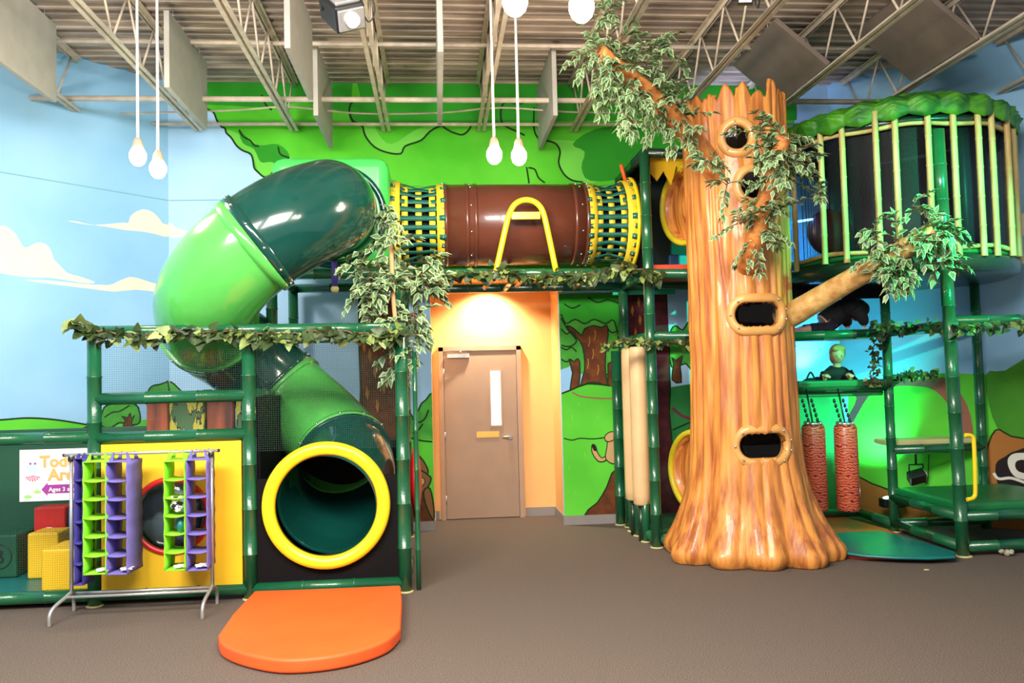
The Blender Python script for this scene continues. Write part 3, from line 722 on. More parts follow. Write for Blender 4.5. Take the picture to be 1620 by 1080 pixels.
mb.prism([Vector((X(a), yy+.002, Z(b))) for a, b in ((.28,.22),(.36,.36),(.36,.31),(.99,.31),(.99,.14),(.36,.14),(.36,.09))], (0, -.001, 0)); mb.build('purple_arrow', M['txt_purple'], t)
text('lettering', 'Ages 3 and under', (X(.375), yy-.001, Z(.18)), H_*.115, M['white'], t, .0008)
mb = MB(); mb.sph((X(.17), yy+.003, Z(.66)), .045, 20, 12, 0, (1, .05, 1)); mb.box((X(.17), yy+.003, Z(.56)), (.08, .003, .05)); mb.build('owl_print', M['sgn_blue'], t)
mb = MB()
for s_ in (-1, 1): mb.sph((X(.17)+s_*.018, yy+.001, Z(.73)), .009, 12, 8, 0, (1, .1, 1))
mb.build('owl_eye', M['txt_purple'], t)
mb = MB()
for k in range(7):
    a = R(200+k*23); mb.prism([Vector((X(.17), yy+.002, Z(.50)))]+[Vector((X(.17)+.06*math.cos(a+d), yy+.002, Z(.50)+.048*math.sin(a+d))) for d in (-.12, 0, .12)], (0, -.001, 0))
mb.build('flower_print', M['sgn_pink'], t)
mb = MB(); mb.box((X(.17), yy+.002, Z(.22)), (.004, .002, .12))
mb.sph((X(.11), yy+.002, Z(.09)), .032, 14, 8, 0, (1, .05, .5)); mb.sph((X(.23), yy+.002, Z(.18)), .03, 14, 8, 0, (1, .05, .5)); mb.build('stem_print', M['sgn_green'], t)

# foam letter blocks
def block(x0, x1, y0, y1, z0, z1, mat, label, ltr=None, lm=None):
    t = thing('foam_block', label, 'foam block', ((x0+x1)/2, (y0+y1)/2, z0), 'soft foam blocks in the toddler corner')
    mb = MB(); mb.box(((x0+x1)/2, (y0+y1)/2, (z0+z1)/2), (x1-x0, y1-y0, z1-z0)); mb.build('cushion', M[mat], t, bevel=.02)
    if ltr:
        s_ = min(x1-x0, z1-z0)
        tor(((x0+x1)/2, y0-.003, (z0+z1)/2), s_*.36, .005, 'Y').build('ring_print', lm, t)
        text('lettering', ltr, ((x0+x1)/2, y0-.004, (z0+z1)/2-s_*.2), s_*.6, lm, t, 0, 'CENTER')
    return t
block(-3.62, -3.36, 7.86, 8.15, .10, .50, 'yellow_panel', 'taller yellow foam block left in the netted corner')
block(-3.28, -2.90, 7.36, 7.80, .10, .44, 'yellow_panel', 'front yellow foam block nearest the garment rack')
block(-3.72, -3.44, 8.20, 8.42, .10, .68, 'red', 'red foam block with white letter A behind the yellow ones', 'A', M['white'])
block(-3.42, -3.14, 8.20, 8.42, .10, .66, 'blue', 'blue foam block beside the red one behind the rack', 'O', M['navy'])
block(-4.05, -3.75, 7.95, 8.3, .10, .48, 'dark_green_pad', 'dark green foam block with a letter at the left edge', 'B', M['black'])

# ------------------------------------------------------------------ tube slide
t = thing('tube_slide', 'spiralling tube slide of dark and light green segments with yellow exit ring', 'slide', (ex, FY, 0))
SP = [(-.98, 8.46, 3.40), (-.97, 8.0, 3.39), (-.98, 7.65, 3.31), (-1.20, 7.36, 3.15), (-1.50, 7.27, 2.94), (-1.76, 7.32, 2.73), (-1.95, 7.5, 2.53), (-2.07, 7.85, 2.38), (-2.09, 8.25, 2.24), (-1.92, 8.58, 2.06), (-1.57, 8.7, 1.70), (-1.20, 8.55, 1.37), (-.92, 8.2, 1.10), (-.83, 7.85, .93), (-.89, 7.5, .80), (ex, 7.235, ez)]
path = spline(SP, 12)
cuts = [0, 4, 7.6, 10, 12.2, 15]; RO = .432
cols = ['slide_dark', 'slide_light', 'slide_dark', 'slide_light', 'slide_dark']
def frames(P):
    T = [(P[min(i+1, len(P)-1)]-P[max(i-1, 0)]).normalized() for i in range(len(P))]
    N = Vector((0, 0, 1)); out = []
    for i, p in enumerate(P):
        n_ = (Vector((0, 0, 1))-T[i]*T[i].z).normalized(); out.append((p, T[i], n_, T[i].cross(n_)))
    return out
FR = frames(path)
def tube_shell(mb, fr, ro, ri, seg=56, mi=0):
    vs = []; n = len(fr)
    for rr in (ro, ri):
        for p, T, N, B in fr:
            for k in range(seg):
                q = 2*PI*k/seg; vs.append(p+(N*math.cos(q)+B*math.sin(q))*rr)
    fs = []
    for h in (0, 1):
        for i in range(n-1):
            for k in range(seg):
                l = (k+1) % seg; a = h*n*seg+i*seg; fs.append((a+k, a+l, a+seg+l, a+seg+k))
    mb.add(vs, fs, mi, True)
    vs2 = []; b0 = len(mb.v)-2*n*seg
    for e in (0, n-1):
        for k in range(seg):
            l = (k+1) % seg
            mb.f.append([b0+e*seg+k, b0+e*seg+l, b0+n*seg+e*seg+l, b0+n*seg+e*seg+k]); mb.m.append(mi); mb.sm.append(False)
for i in range(5):
    a, b = int(cuts[i]*12), int(cuts[i+1]*12); fr = FR[a:b+1]
    mb = MB(); tube_shell(mb, fr, RO, RO-.02)
    so = mb.build('tube_segment', M[cols[i]], t)
    # joint flanges at each end
    for e, (ia, ib) in enumerate(((a, a+2), (b-2, b))):
        if (i == 0 and e == 0) or (i == 4 and e == 1): continue
        mb = MB(); tube_shell(mb, FR[ia:ib+1], RO+.022, RO-.01); mb.build('joint_flange', M[cols[i]], so)
    if i < 4:
        p, T, N, B = FR[b-1]
        for k in range(12):
            q = 2*PI*k/12+.2; u = N*math.cos(q)+B*math.sin(q); MB().sph(p+u*(RO+.024), .012, 8, 6).build('bolt', M['chrome'], so)
mb = MB(); pr = [(er-.015, 0), (er-.015, -.05), (er, -.075), (er+.05, -.085), (er+.085, -.07), (er+.095, -.03), (er+.095, 0)]
mb.lathe(pr, (ex, FY, ez), 72, axis='Y', closed=True); mb.build('exit_ring', M['yellow'], t)

# entry box above the slide
BX0, BX1 = -1.60, -.44
t = thing('entry_box', 'bright green moulded entry box between the dark elbow tube and woven tunnel', 'play box', ((BX0+BX1)/2, 9.0, 2.9))
mb = MB(); mb.box(((BX0+BX1)/2, 9.02, 3.46), (BX1-BX0, 1.16, 1.1)); mb.build('shell', M['box_green'], t, bevel=.12)
mb = MB(); mb.lathe([(.46, 0), (.52, 0), (.52, -.03), (.46, -.03)], (-.98, 8.44, 3.40), 48, axis='Y', closed=True); mb.build('collar', M['slide_dark'], t)
mb = MB(); mb.cyl((-.98, 8.38, 2.68), (-.98, 8.38, 2.95), .03, 12); mb.build('indigo_strap', M['violet_dark'], t)
mb = MB(); mb.sph((-.98, 8.38, 2.67), .04); mb.build('strap_knob', M['cream_deck'], t)

# ------------------------------------------------------------------ bridge tunnel
TY, TZ, TR = 9.1, 3.42, .435
t = thing('crawl_tunnel', 'brown plastic crawl tunnel with green and yellow woven strap ends on the bridge', 'crawl tunnel', (.85, TY, TZ-TR))
xa, xb = at(703, 355, Y=TY-TR+.0).x, at(935, 355, Y=TY-TR).x
xl, xr = BX1+.0, 2.12
mb = MB()
fr = [(Vector((x, TY, TZ)), Vector((1,0,0)), Vector((0,0,1)), Vector((0,-1,0))) for x in (xa, (xa+xb)/2, xb)]
tube_shell(mb, fr, TR, TR-.02, 64); bt = mb.build('brown_tube', M['brown'], t)
for c in (xa+.02, xa+.24, xa+.33, xb-.14, xb-.02):
    mb = MB(); fr = [(Vector((x, TY, TZ)), Vector((1,0,0)), Vector((0,0,1)), Vector((0,-1,0))) for x in (c-.018, c+.018)]
    tube_shell(mb, fr, TR+.008, TR-.005, 64); mb.build('band', M['brown'], bt)
mb = MB()
for xx in (xa+.28, xb-.08):
    for k in range(10):
        q = 2*PI*k/10+.3; MB().sph((xx, TY-(TR+.01)*math.cos(q), TZ+(TR+.01)*math.sin(q)), .012, 8, 6).build('bolt', M['chrome'], bt)
mb.sph((.98, TY-TR*.93-.02, TZ+.18), .012, 8, 6); mb.build('bolt', M['chrome'], bt)
def woven(x0, x1, rl, rr_, nring):
    # lengthwise green straps woven over yellow hoops
    rad = lambda u: (rl+(rr_-rl)*u) - .05*math.sin(PI*u)
    nl = 28; nd = 20
    wo = None; mb = MB()
    for k in range(nl):
        q0 = 2*PI*(k-.27)/nl; q1 = 2*PI*(k+.27)/nl; vs = []
        for i in range(nd+1):
            u = i/nd; x = x0+(x1-x0)*u
            wob = .013+.009*math.cos(PI*u*(nring-1)+PI*(k % 2))
            r_ = rad(u)+wob
            for q in (q0, q1): vs.append((x, TY-r_*math.cos(q), TZ+r_*math.sin(q)))
        mb.add(vs, [(2*i, 2*i+1, 2*i+3, 2*i+2) for i in range(nd)], 0, True)
    o = mb.build('green_strap', M['strap_green'], t)
    s_ = o.modifiers.new('thick', 'SOLIDIFY'); s_.thickness = .005
    mb = MB()
    for i in range(nring):
        u = i/(nring-1); x = x0+(x1-x0)*u; w_ = .032 if 0 < i < nring-1 else .055
        if i == 0: x += .04
        if i == nring-1: x -= .04
        r_ = rad(u); fr = [(Vector((xx, TY, TZ)), Vector((1,0,0)), Vector((0,0,1)), Vector((0,-1,0))) for xx in (x-w_, x+w_)]
        tube_shell(mb, fr, r_+.003, r_-.003, 60)
    mb.build('yellow_hoop', M['strap_yellow'], t)
    mb = MB()
    for k in range(nl):
        q = 2*PI*k/nl
        for u in (.02, .98):
            r_ = rad(u)+.018; mb.sph((x0+(x1-x0)*u+(.02 if u < .5 else -.02), TY-r_*math.cos(q), TZ+r_*math.sin(q)), .010, 8, 5)
    mb.build('rivet', M['chrome'], t)
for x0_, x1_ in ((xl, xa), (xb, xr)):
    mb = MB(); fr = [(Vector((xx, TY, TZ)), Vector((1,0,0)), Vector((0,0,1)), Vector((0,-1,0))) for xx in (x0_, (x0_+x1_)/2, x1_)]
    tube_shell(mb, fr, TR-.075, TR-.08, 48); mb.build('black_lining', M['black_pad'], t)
woven(xl, xa+.02, TR+.03, TR, 5)
woven(xb-.02, xr, TR, TR+.03, 5)
mb = MB(); mb.lathe([(TR-.03, 0), (TR+.07, 0), (TR+.07, .03), (TR-.03, .03)], (xr, TY, TZ), 56, axis='X', closed=True); mb.build('end_flange', M['yellow'], t)
mb = MB(); mb.cyl((xr-.03, TY-.12, TZ+.42), (xr-.09, TY-.16, TZ+.62), .02, 10); mb.build('flange_tab', M['orange'], t)

# bridge beams
bridge = t = thing('footbridge', 'dark green padded bridge beams carrying the brown tunnel over the doorway', 'bridge', (.9, BY+.1, 2.8))
fpost(t, (-.36, BY+.05, 2.83), (2.2, BY+.05, 2.80), 'post', .05, 'beam')
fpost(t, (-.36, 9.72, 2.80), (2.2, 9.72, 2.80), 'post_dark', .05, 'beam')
for xx in (.0, .8, 1.6):
    fpost(t, (xx, BY+.05, 2.79), (xx, 9.72, 2.79), 'post_dark', .035, 'cross_beam')
# grab handle
t = thing('grab_handle', 'yellow A-shaped steel handle standing before the brown tunnel', 'handle', (.94, 8.44, 2.8))
hp = [at(a, b, Y=8.46) for a, b in ((783,437),(790,405),(800,360),(806,338),(814,324),(826,317),(840,317),(852,324),(860,338),(868,372),(880,430))]
mb = MB(); mb.tube(spline(hp, 4), .03, 12); mb.build('hoop', M['yellow'], t)
mb = MB(); mb.box((at(832,341,Y=8.46)+Vector((0,0,0))), (.29, .02, .075)); mb.build('cross_plate', M['yellow'], t, bevel=.004)
M['handle_orange'] = pmat('orange_paint', (214,130,62), .4, .05)
for (x, y) in ((772,448),(823,445),(866,446)):
    p = at(x, y, Y=9.2); MB().tube([p+Vector((.08, 0, .07)), p+Vector((-.05, 0, -.06))], .024, 10).build('orange_strut', M['handle_orange'], bridge)

# ------------------------------------------------------------------ leaves
rnd = random.Random(11)
def rv(s=1.0): return Vector((rnd.uniform(-1, 1), rnd.uniform(-1, 1), rnd.uniform(-1, 1)))*s
def leaf(mb, p, d, nrm, L_, W_, mi=0, me=1):
    d = d.normalized(); s = d.cross(nrm)
    if s.length < 1e-3: s = d.cross(Vector((1, .3, 0)))
    s.normalize(); n_ = s.cross(d).normalized()
    c0, c1, c2 = p, p+d*L_*.5-n_*L_*.04, p+d*L_-n_*L_*.16
    il, ir = p+d*L_*.42+s*W_*.30+n_*W_*.12, p+d*L_*.42-s*W_*.30+n_*W_*.12
    ol, orr = p+d*L_*.40+s*W_*.5+n_*W_*.2, p+d*L_*.40-s*W_*.5+n_*W_*.2
    c18 = p+d*L_*.86-n_*L_*.1
    b = len(mb.v); mb.v += [c0, c1, c2, il, ir, ol, orr, c18]
    for f, m_ in (((0, 3, 7, 1), mi), ((0, 1, 7, 4), mi), ((0, 5, 2, 3), me), ((3, 2, 7), me), ((0, 4, 2, 6), me), ((4, 7, 2), me)):
        mb.f.append([b+i for i in f]); mb.m.append(m_); mb.sm.append(True)
def ivy_leaf(mb, p, d, nrm, L_, mi):
    d = d.normalized(); s = d.cross(nrm)
    if s.length < 1e-3: s = d.cross(Vector((1, .3, 0)))
    s.normalize(); n_ = s.cross(d).normalized(); b = len(mb.v)
    pts = [(.10, 0, -.02), (-.06, .22, .05), (.10, .46, .06), (.36, .40, .03), (.52, .30, .02), (.72, .22, -.02), (1, 0, -.14), (.72, -.22, -.02), (.52, -.30, .02), (.36, -.40, .03), (.10, -.46, .06), (-.06, -.22, .05), (.5, 0, -.05)]
    mb.v += [p+d*L_*a+s*L_*w_+n_*L_*h for a, w_, h in pts]
    for i in range(12):
        mb.f.append([b+12, b+i, b+(i+1) % 12]); mb.m.append(mi); mb.sm.append(True)
def foliage(starts, n, Lt, leafL, parent, droop=.25, outward=None, dens=.035, name='foliage', mats=('ficus', 'ficus_edge'), spread=1.0):
    mb = MB(); st = mb
    n = int(n*1.9)
    for k in range(n):
        s0 = starts[rnd.randrange(len(starts))]+rv(.03); d = rv().normalized()
        if outward is not None: d = (d*spread+outward*.7).normalized()
        l_ = Lt*rnd.uniform(.4, 1.1); P = [s0]; dd = d.copy(); m_ = max(4, int(l_/dens))
        for i in range(m_):
            dd = (dd+Vector((0, 0, -droop*1.6/m_))+rv(.08)).normalized(); P.append(P[-1]+dd*(l_/m_))
        st.tube(P, [.005*(1-.7*i/len(P)) for i in range(len(P))], 5, True, mi=2)
        for i in range(1, len(P)):
            t_ = (P[i]-P[i-1]).normalized()
            for s_ in (-1, 1):
                sd = t_.cross(Vector((0, 0, 1))+rv(.4))
                if sd.length < .05: sd = rv()
                sd.normalize()
                ld = (t_*.7+sd*s_*.8+rv(.35)+Vector((0, 0, -.12))).normalized()
                leaf(mb, P[i], ld, (Vector((0, -.4, 1))+rv(.7)).normalized(), 1.05*leafL*rnd.uniform(.7, 1.15), leafL*.58*rnd.uniform(.85, 1.15))
        leaf(mb, P[-1], (P[-1]-P[-2]).normalized(), Vector((0, -.4, 1)), leafL, leafL*.42)
    fo = mb.build(name, [M[mats[0]], M[mats[1]], M['stem']], parent, fix=False)
    return fo
def vine(name, P, label, cat, group, dens=.022, leafL=.075, rad=.06, mats=('ivy', 'ivy_light'), hang=.5, step=10):
    t = thing(name, label, cat, P[0], group)
    Q = spline(P, step); mb = MB(); Q = [q+rv(.018) for q in Q]; mb.tube(Q, .008, 6); mb.build('stem', M['stem'], t)
    mb = MB(); L_ = sum((Q[i+1]-Q[i]).length for i in range(len(Q)-1)); n = int(L_/dens)
    for k in range(n):
        u = (k+rnd.random())/n*(len(Q)-1); i = min(int(u), len(Q)-2); p = Q[i].lerp(Q[i+1], u-i)
        d = rv(); d.z = d.z*.8-hang; d.y -= .5; d.normalize()
        p2 = p+d*rnd.uniform(.2, 1)*rad
        r_ = rnd.random(); mi = 0 if r_ < .72 else 1
        ivy_leaf(mb, p2, (d+rv(.5)).normalized(), (Vector((0, -1, .5))+rv(.6)).normalized(), leafL*rnd.uniform(.5, 1.0), mi)
    mb.build('leaves', [M[mats[0]], M[mats[1]]], t, fix=False)
    return t

V = lambda *a: Vector(a)
rp_ = lambda x, y, Y: at(x, y, Y=Y)
vine('ivy_garland', [rp_(118,508,7.12), rp_(150,522,7.12), rp_(220,530,7.12), rp_(300,526,7.12), rp_(380,524,7.12), rp_(440,528,7.12), rp_(530,524,7.12), rp_(600,530,7.12), rp_(636,520,7.12)], 'dusty ivy garland along the top rail over the slide exit and yellow panel', 'garland', 'leaf garlands on the play frames', .011, .11, .075)
vine('ivy_garland', [rp_(655,430,8.34), rp_(720,432,8.36), rp_(790,430,8.36), rp_(860,436,8.36), rp_(930,434,8.36), rp_(990,424,8.36), rp_(1040,436,8.36)], 'ivy garland along the bridge beam below the brown tunnel', 'garland', 'leaf garlands on the play frames', .010, .105, .07)
vine('ivy_garland', [rp_(955,545,8.42), rp_(1000,536,8.42), rp_(1040,542,8.42), rp_(1095,538,8.42)], 'ivy garland above the cream pads left of the tree trunk', 'garland', 'leaf garlands on the play frames', .013, .08, .07)

# hanging ficus spray with a wooden stick, on the bridge corner
t = thing('ficus_spray', 'hanging spray of variegated ficus leaves round a bare stick over the slide frame corner', 'artificial foliage', rp_(630, 420, 7.3))
mb = MB(); mb.tube(spline([rp_(618,375,7.55), rp_(620,420,7.45), rp_(622,470,7.38), rp_(626,512,7.3)], 5), .019, 10); mb.build('stick', pmat('tan_stick', (196,146,100), .7, .1, 10), t)
st = [rp_(x, y, Y) for x, y, Y in ((620,380,7.6),(600,420,7.5),(590,440,7.45),(640,440,7.6),(650,500,7.4),(600,480,7.4),(640,530,7.3),(580,400,7.6),(655,420,7.8),(625,460,7.4))]
foliage(st, 30, .36, .105, t, .5, None, .05)
foliage([rp_(605,330,7.9), rp_(615,350,7.8)], 5, .26, .09, t, .9, V(-.1, -.3, -.6), .055)
foliage([rp_(650,560,7.3), rp_(640,545,7.3), rp_(620,575,7.4)], 6, .22, .095, t, .8, V(.2, -.2, -.8), .05)
foliage([rp_(670,412,7.8), rp_(672,455,7.7)], 7, .26, .11, t, .2, V(.9, -.2, .05), .05, spread=.5)

# ------------------------------------------------------------------ play tree
TX, TYc, TR_ = 2.95, 8.0, .515
M['trunk'] = pmat('trunk_paint', (220,146,66), .45, .1, 2.4, .25, 8, coat=.2, stretch=(6,6,.55), col2=(164,92,42), contrast=(.36,.60))
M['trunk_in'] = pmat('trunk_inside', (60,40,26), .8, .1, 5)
M['bezel'] = pmat('port_bezel', (214,158,88), .4, .06, 6, coat=.25)
M['branch'] = pmat('branch_paint', (216,142,72), .5, .1, 3.0, .3, 14, stretch=(4,4,4), col2=(176,100,48))
tree = thing('play_tree', 'huge moulded hollow tree trunk with broken top, round ports and leafy branches', 'tree', (TX, TYc, 0))
nA, nZ = 288, 150; TOP = 4.32
lobes = [(-95, .22, 26), (-58, .30, 24), (-22, .36, 26), (-128, .24, 24), (-165, .30, 26), (35, .3, 30), (100, .3, 34), (150, .3, 30)]
def tr_r(q, z):
    c, s = math.cos(q), math.sin(q)
    r = TR_ + .02*math.cos(z*1.3) + (.0 if z < 2 else -.012*(z-2))
    e = max(0, 1-z/1.25); fl = e**2.6
    L_ = 0
    for a, h, w_ in lobes:
        d = (math.degrees(q)-a+180) % 360-180; L_ = max(L_, h*math.exp(-(d/w_)**2))
    L_ = max(L_, .07)
    r += fl*(L_*1.25)
    e2 = max(0, 1-z/.14); r -= .11*e2*e2
    # bark ridges running up the trunk
    n1 = noise.noise(Vector((c*2.3, s*2.3, z*.22+3)))
    w1 = abs(math.sin(q*9+n1*5+z*.15)); w2 = abs(math.sin(q*21+n1*9+z*.4+noise.noise(Vector((c*3, s*3, z*.8)))*3))
    amp = .55+.45*noise.noise(Vector((c*2, s*2, z*.7+9)))
    r += .030*(1-w1**.6)*-1 + .007*(1-w2**.7)*-1*amp + .012*noise.noise(Vector((c*6, s*6, z*3)))
    return r
def zt(q):
    a = q*20/(2*PI); f = a-math.floor(a); k = math.floor(a) % 20
    h = random.Random(k*7+3).uniform(.05, .22)
    return TOP + h*(1-abs(2*f-1)**1.7)-.02
def surf(q, z, off=0):
    r = tr_r(q, z)+off; return Vector((TX+r*math.cos(q), TYc+r*math.sin(q), z))
# ports given by direction and height on the trunk
def port_q(x, y):
    # ray hits the trunk cylinder of radius TR_
    d = ray(x, y); ox, oy = -TX, -TYc; a_ = d.x**2+d.y**2; b_ = 2*(ox*d.x+oy*d.y); c_ = ox*ox+oy*oy-(TR_-.03)**2
    t_ = (-b_-math.sqrt(b_*b_-4*a_*c_))/(2*a_); return math.atan2(oy+d.y*t_, ox+d.x*t_), CH+d.z*t_
ports = [(port_q(1201,497), .225, .105, 'oval'), (port_q(1209,705), .225, .105, 'oval'), (port_q(1166,217), .11, .10, 'round'), (port_q(1192,293), .12, .11, 'round')]
ports.append(((R(178), 3.40), .36, .36, 'hole')); ports.append(((R(178), .72), .36, .36, 'hole'))
def inport(q, z, g=0):
    for (pq, pz), a_, b_, k in ports:
        if k == 'hole': continue
        u = ((q-pq+PI) % (2*PI)-PI)*TR_; v = z-pz
        if k == 'oval':
            uu = max(0, abs(u)-(a_-b_)); 
            if math.hypot(uu, v) < b_+g: return True
        elif math.hypot(u, v) < a_+g: return True
    return False
mb = MB(); vs = []
for i in range(nZ+1):
    for k in range(nA):
        q = 2*PI*k/nA; zz = (i/nZ)**1.15*zt(q); vs.append(surf(q, zz))
fs = []
for i in range(nZ):
    for k in range(nA):
        l = (k+1) % nA; q = 2*PI*(k+.5)/nA; zz = ((i+.5)/nZ)**1.15*zt(q)
        if inport(q, zz, .012): continue
        fs.append((i*nA+k, i*nA+l, (i+1)*nA+l, (i+1)*nA+k))
mb.add(vs, fs, 0, True)
tk = mb.build('trunk', [M['trunk'], M['trunk_in']], tree)
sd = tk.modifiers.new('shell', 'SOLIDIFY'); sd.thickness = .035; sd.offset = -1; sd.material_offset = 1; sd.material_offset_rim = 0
for (pq, pz), a_, b_, k in ports[:4]:
    mb = MB(); loop = []; n = 56
    for i in range(n):
        q = 2*PI*i/n; c, s = math.cos(q), math.sin(q)
        if k == 'oval':
            u = (a_-b_)*(1 if c > 0 else -1)+(b_+.035)*c; v = (b_+.035)*s
        else: u, v = (a_+.03)*c, (a_+.03)*s
        loop.append((u, v))
    vs = []
    prof = [(-.028, -.05), (-.028, .010), (-.018, .026), (0, .032), (.030, .028), (.052, .010), (.062, -.05)]
    for u, v in loop:
        l_ = math.hypot(u, v)
        nu, nv = (u-(a_-b_)*max(-1, min(1, u/(a_-b_+1e-6))) if k == 'oval' else u), v
        m_ = math.hypot(nu, nv); nu /= m_; nv /= m_
        for o_, h in prof:
            uu, v2 = u+nu*o_, v+nv*o_; q = pq+uu/TR_
            vs.append(Vector((TX+(TR_-.02+h)*math.cos(q), TYc+(TR_-.02+h)*math.sin(q), pz+v2)))
    P_ = len(prof)
    mb.add(vs, [(i*P_+j, ((i+1) % n)*P_+j, ((i+1) % n)*P_+j+1, i*P_+j+1) for i in range(n) for j in range(P_-1)], 0, True)
    bz = mb.build('port_bezel', M['bezel'], tree)
    mb = MB(); gs = [Vector((TX+(TR_-.03)*math.cos(pq+(u*.8)/TR_), TYc+(TR_-.03)*math.sin(pq+(u*.8)/TR_), pz+v*.9)) for u, v in loop]
    mb.add([sum(gs, Vector())/n]+gs, [(0, 1+i, 1+(i+1) % n) for i in range(n)], 0, True); mb.build('port_pane', M['pane'], bz)
    for i in (3, 11, 19, 28, 37, 45, 53) if k == 'oval' else (5, 15, 26, 36, 46):
        u, v = loop[i]; q = pq+u*1.02/TR_; mb = MB(); mb.sph(Vector((TX+(TR_+.03)*math.cos(q), TYc+(TR_+.03)*math.sin(q), pz+v*1.02)), .010, 8, 6)
        mb.build('bolt', M['chrome'], bz)
# side tunnels of the tree with yellow rims
for zc, zz in ((3.40, 330), (.74, 742)):
    p0 = at(1088, zz, Y=8.85); ax = V(-.93, -.36, 0).normalized(); Rr = .395
    c0 = V(2.745, 8.66, p0.z); sN = V(0, 0, 1); sB = ax.cross(sN)
    fr = [(c0-ax*.25+ax*.36*u, ax, sN, sB) for u in (0, .5, 1)]
    mb = MB(); tube_shell(mb, fr, Rr, Rr-.03, 48); so = mb.build('side_tunnel', M['trunk'], tree)
    mb = MB(); c1 = c0+ax*.12
    mb.tube([c1+(sN*math.cos(2*PI*i/48)+sB*math.sin(2*PI*i/48))*(Rr+.01) for i in range(48)], .032, 10, False, True); mb.build('yellow_rim', pmat('olive_yellow', (214,200,40), .4), so)
    mb = MB(); vs = [c1-ax*.10+(sN*math.cos(2*PI*i/48)+sB*math.sin(2*PI*i/48))*(Rr-.02) for i in range(48)]
    mb.add([c1+ax*.03]+vs, [(0, 1+i, 1+(i+1) % 48) for i in range(48)], 0, True); mb.build('plug', M['trunk'], so)
# branches
M['branch_lit'] = pmat('lit_branch_paint', (208,172,104), .5, .1, 3.0, .3, 14, stretch=(4,4,4), col2=(176,128,68))  # branch paint with the green light's olive-tan cast put into its colour
def branch(P, rr, wts='branch'):
    P = [at(a, b, Y=c) for a, b, c in P]; Q = spline(P, 6); n = len(Q)
    rad = [rr[0]+(rr[1]-rr[0])*(i/(n-1)) for i in range(n)]
    rad = [r_*(1+.06*noise.noise(q*6)) for r_, q in zip(rad, Q)]
    mb = MB(); mb.tube(Q, rad, 20); return mb.build('branch', M[wts], tree), Q
b1, Q = branch([(1140,285,7.75), (1110,240,7.45), (1060,180,7.15), (1000,125,6.9), (948,82,6.7)], (.115, .062))
foliage(Q[int(len(Q)*.45):], 36, .36, .095, b1, .35, V(.05, -.2, -.05), .05)
foliage([at(985, 60, Y=6.85), at(960, 20, Y=6.9), at(1040, 75, Y=6.9)], 12, .30, .09, b1, .2, V(.0, -.2, .3), .05)
foliage([at(985, 150, Y=6.85), at(955, 130, Y=6.85), at(990,185,Y=6.85)], 10, .26, .09, b1, .9, V(.0, -.2, -.7), .05)
foliage([at(1085,205,Y=7.2)], 3, .22, .09, b1, .5, V(.3, -.4, -.5), .05)
b2, Q = branch([(1180,425,7.62), (1190,400,7.35), (1208,330,7.05), (1228,260,6.8), (1240,215,6.65)], (.105, .062))
foliage(Q[int(len(Q)*.35):], 32, .33, .09, b2, .3, V(.05, -.2, 0), .05)
foliage([at(1200,215,Y=6.9), at(1150,290,Y=6.95), at(1270,260,Y=6.9), at(1170,350,Y=7.0)], 14, .26, .09, b2, .3, V(0, -.2, 0), .05)
foliage([at(1120,255,Y=7.0), at(1290,310,Y=6.95)], 6, .20, .085, b2, .3, V(-.3, -.2, 0), .05)
b3, Q = branch([(1235,506,7.85), (1262,492,7.7), (1330,452,7.35), (1400,412,7.0), (1480,364,6.7)], (.125, .075), 'branch_lit')
foliage(Q[int(len(Q)*.72):], 34, .32, .095, b3, .45, V(.05, -.1, -.05), .05)
foliage([at(1450,330,Y=6.85), at(1380,365,Y=6.85), at(1420,430,Y=6.85), at(1490,415,Y=6.8)], 14, .24, .09, b3, .45, V(0, -.2, 0), .05)

# ------------------------------------------------------------------ tree-side frame (left of trunk)
FX = 2.19
t = thing('tree_access_frame', 'tall dark green padded frame between brown tunnel and tree trunk', 'play frame', (FX, 8.54, 0))
for a, b in (((FX, 8.54, 0), (FX, 8.54, 4.08)), ((FX, 9.75, 0), (FX, 9.75, 4.08)), ((3.45, 9.75, 0), (3.45, 9.75, 4.08)), ((3.45, 8.75, 0), (3.45, 8.75, 4.08))): fpost(t, a, b); collar(t, a)
for z_ in (4.06, 2.80, 2.15, .08):
    for a, b in (((FX, 8.54, z_), (FX, 9.75, z_)), ((FX, 8.54, z_), (3.4, 8.7, z_)), ((FX, 9.75, z_), (3.45, 9.75, z_))):
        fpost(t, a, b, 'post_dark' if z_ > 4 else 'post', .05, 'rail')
panelY('dark_wall', FX+.05, 3.45, 2.86, 4.02, 9.70, 'net_dark', t, .03)
net('roof_net', [(FX, 8.54, 4.04), (3.4, 8.7, 4.04), (3.45, 9.75, 4.04), (FX, 9.75, 4.04)], 'black_pad', t)
mb = MB(); z1 = 4.0; pts = [(1026,238),(1090,238),(1090,262),(1078,272),(1070,262),(1062,292),(1050,270),(1040,286),(1026,268)]
mb.prism([at(a, b, Y=8.66) for a, b in pts], (0, .03, 0)); mb.build('yellow_sunburst', M['yellow_panel'], t)
mb = MB(); mb.box((2.8, 9.15, 2.87), (1.1, 1.1, .06)); mb.build('red_deck_pad', pmat('orange_red_pad', (214,70,44), .4), t, bevel=.01)
mb = MB(); mb.box((2.95, 9.6, 3.02), (.5, .1, .25)); mb.build('blue_step', M['blue'], t, bevel=.02)
mb = MB(); mb.box((2.62, 9.2, .10), (.8, 1.0, .12)); mb.build('green_floor_pad', M['post'], t, bevel=.03)
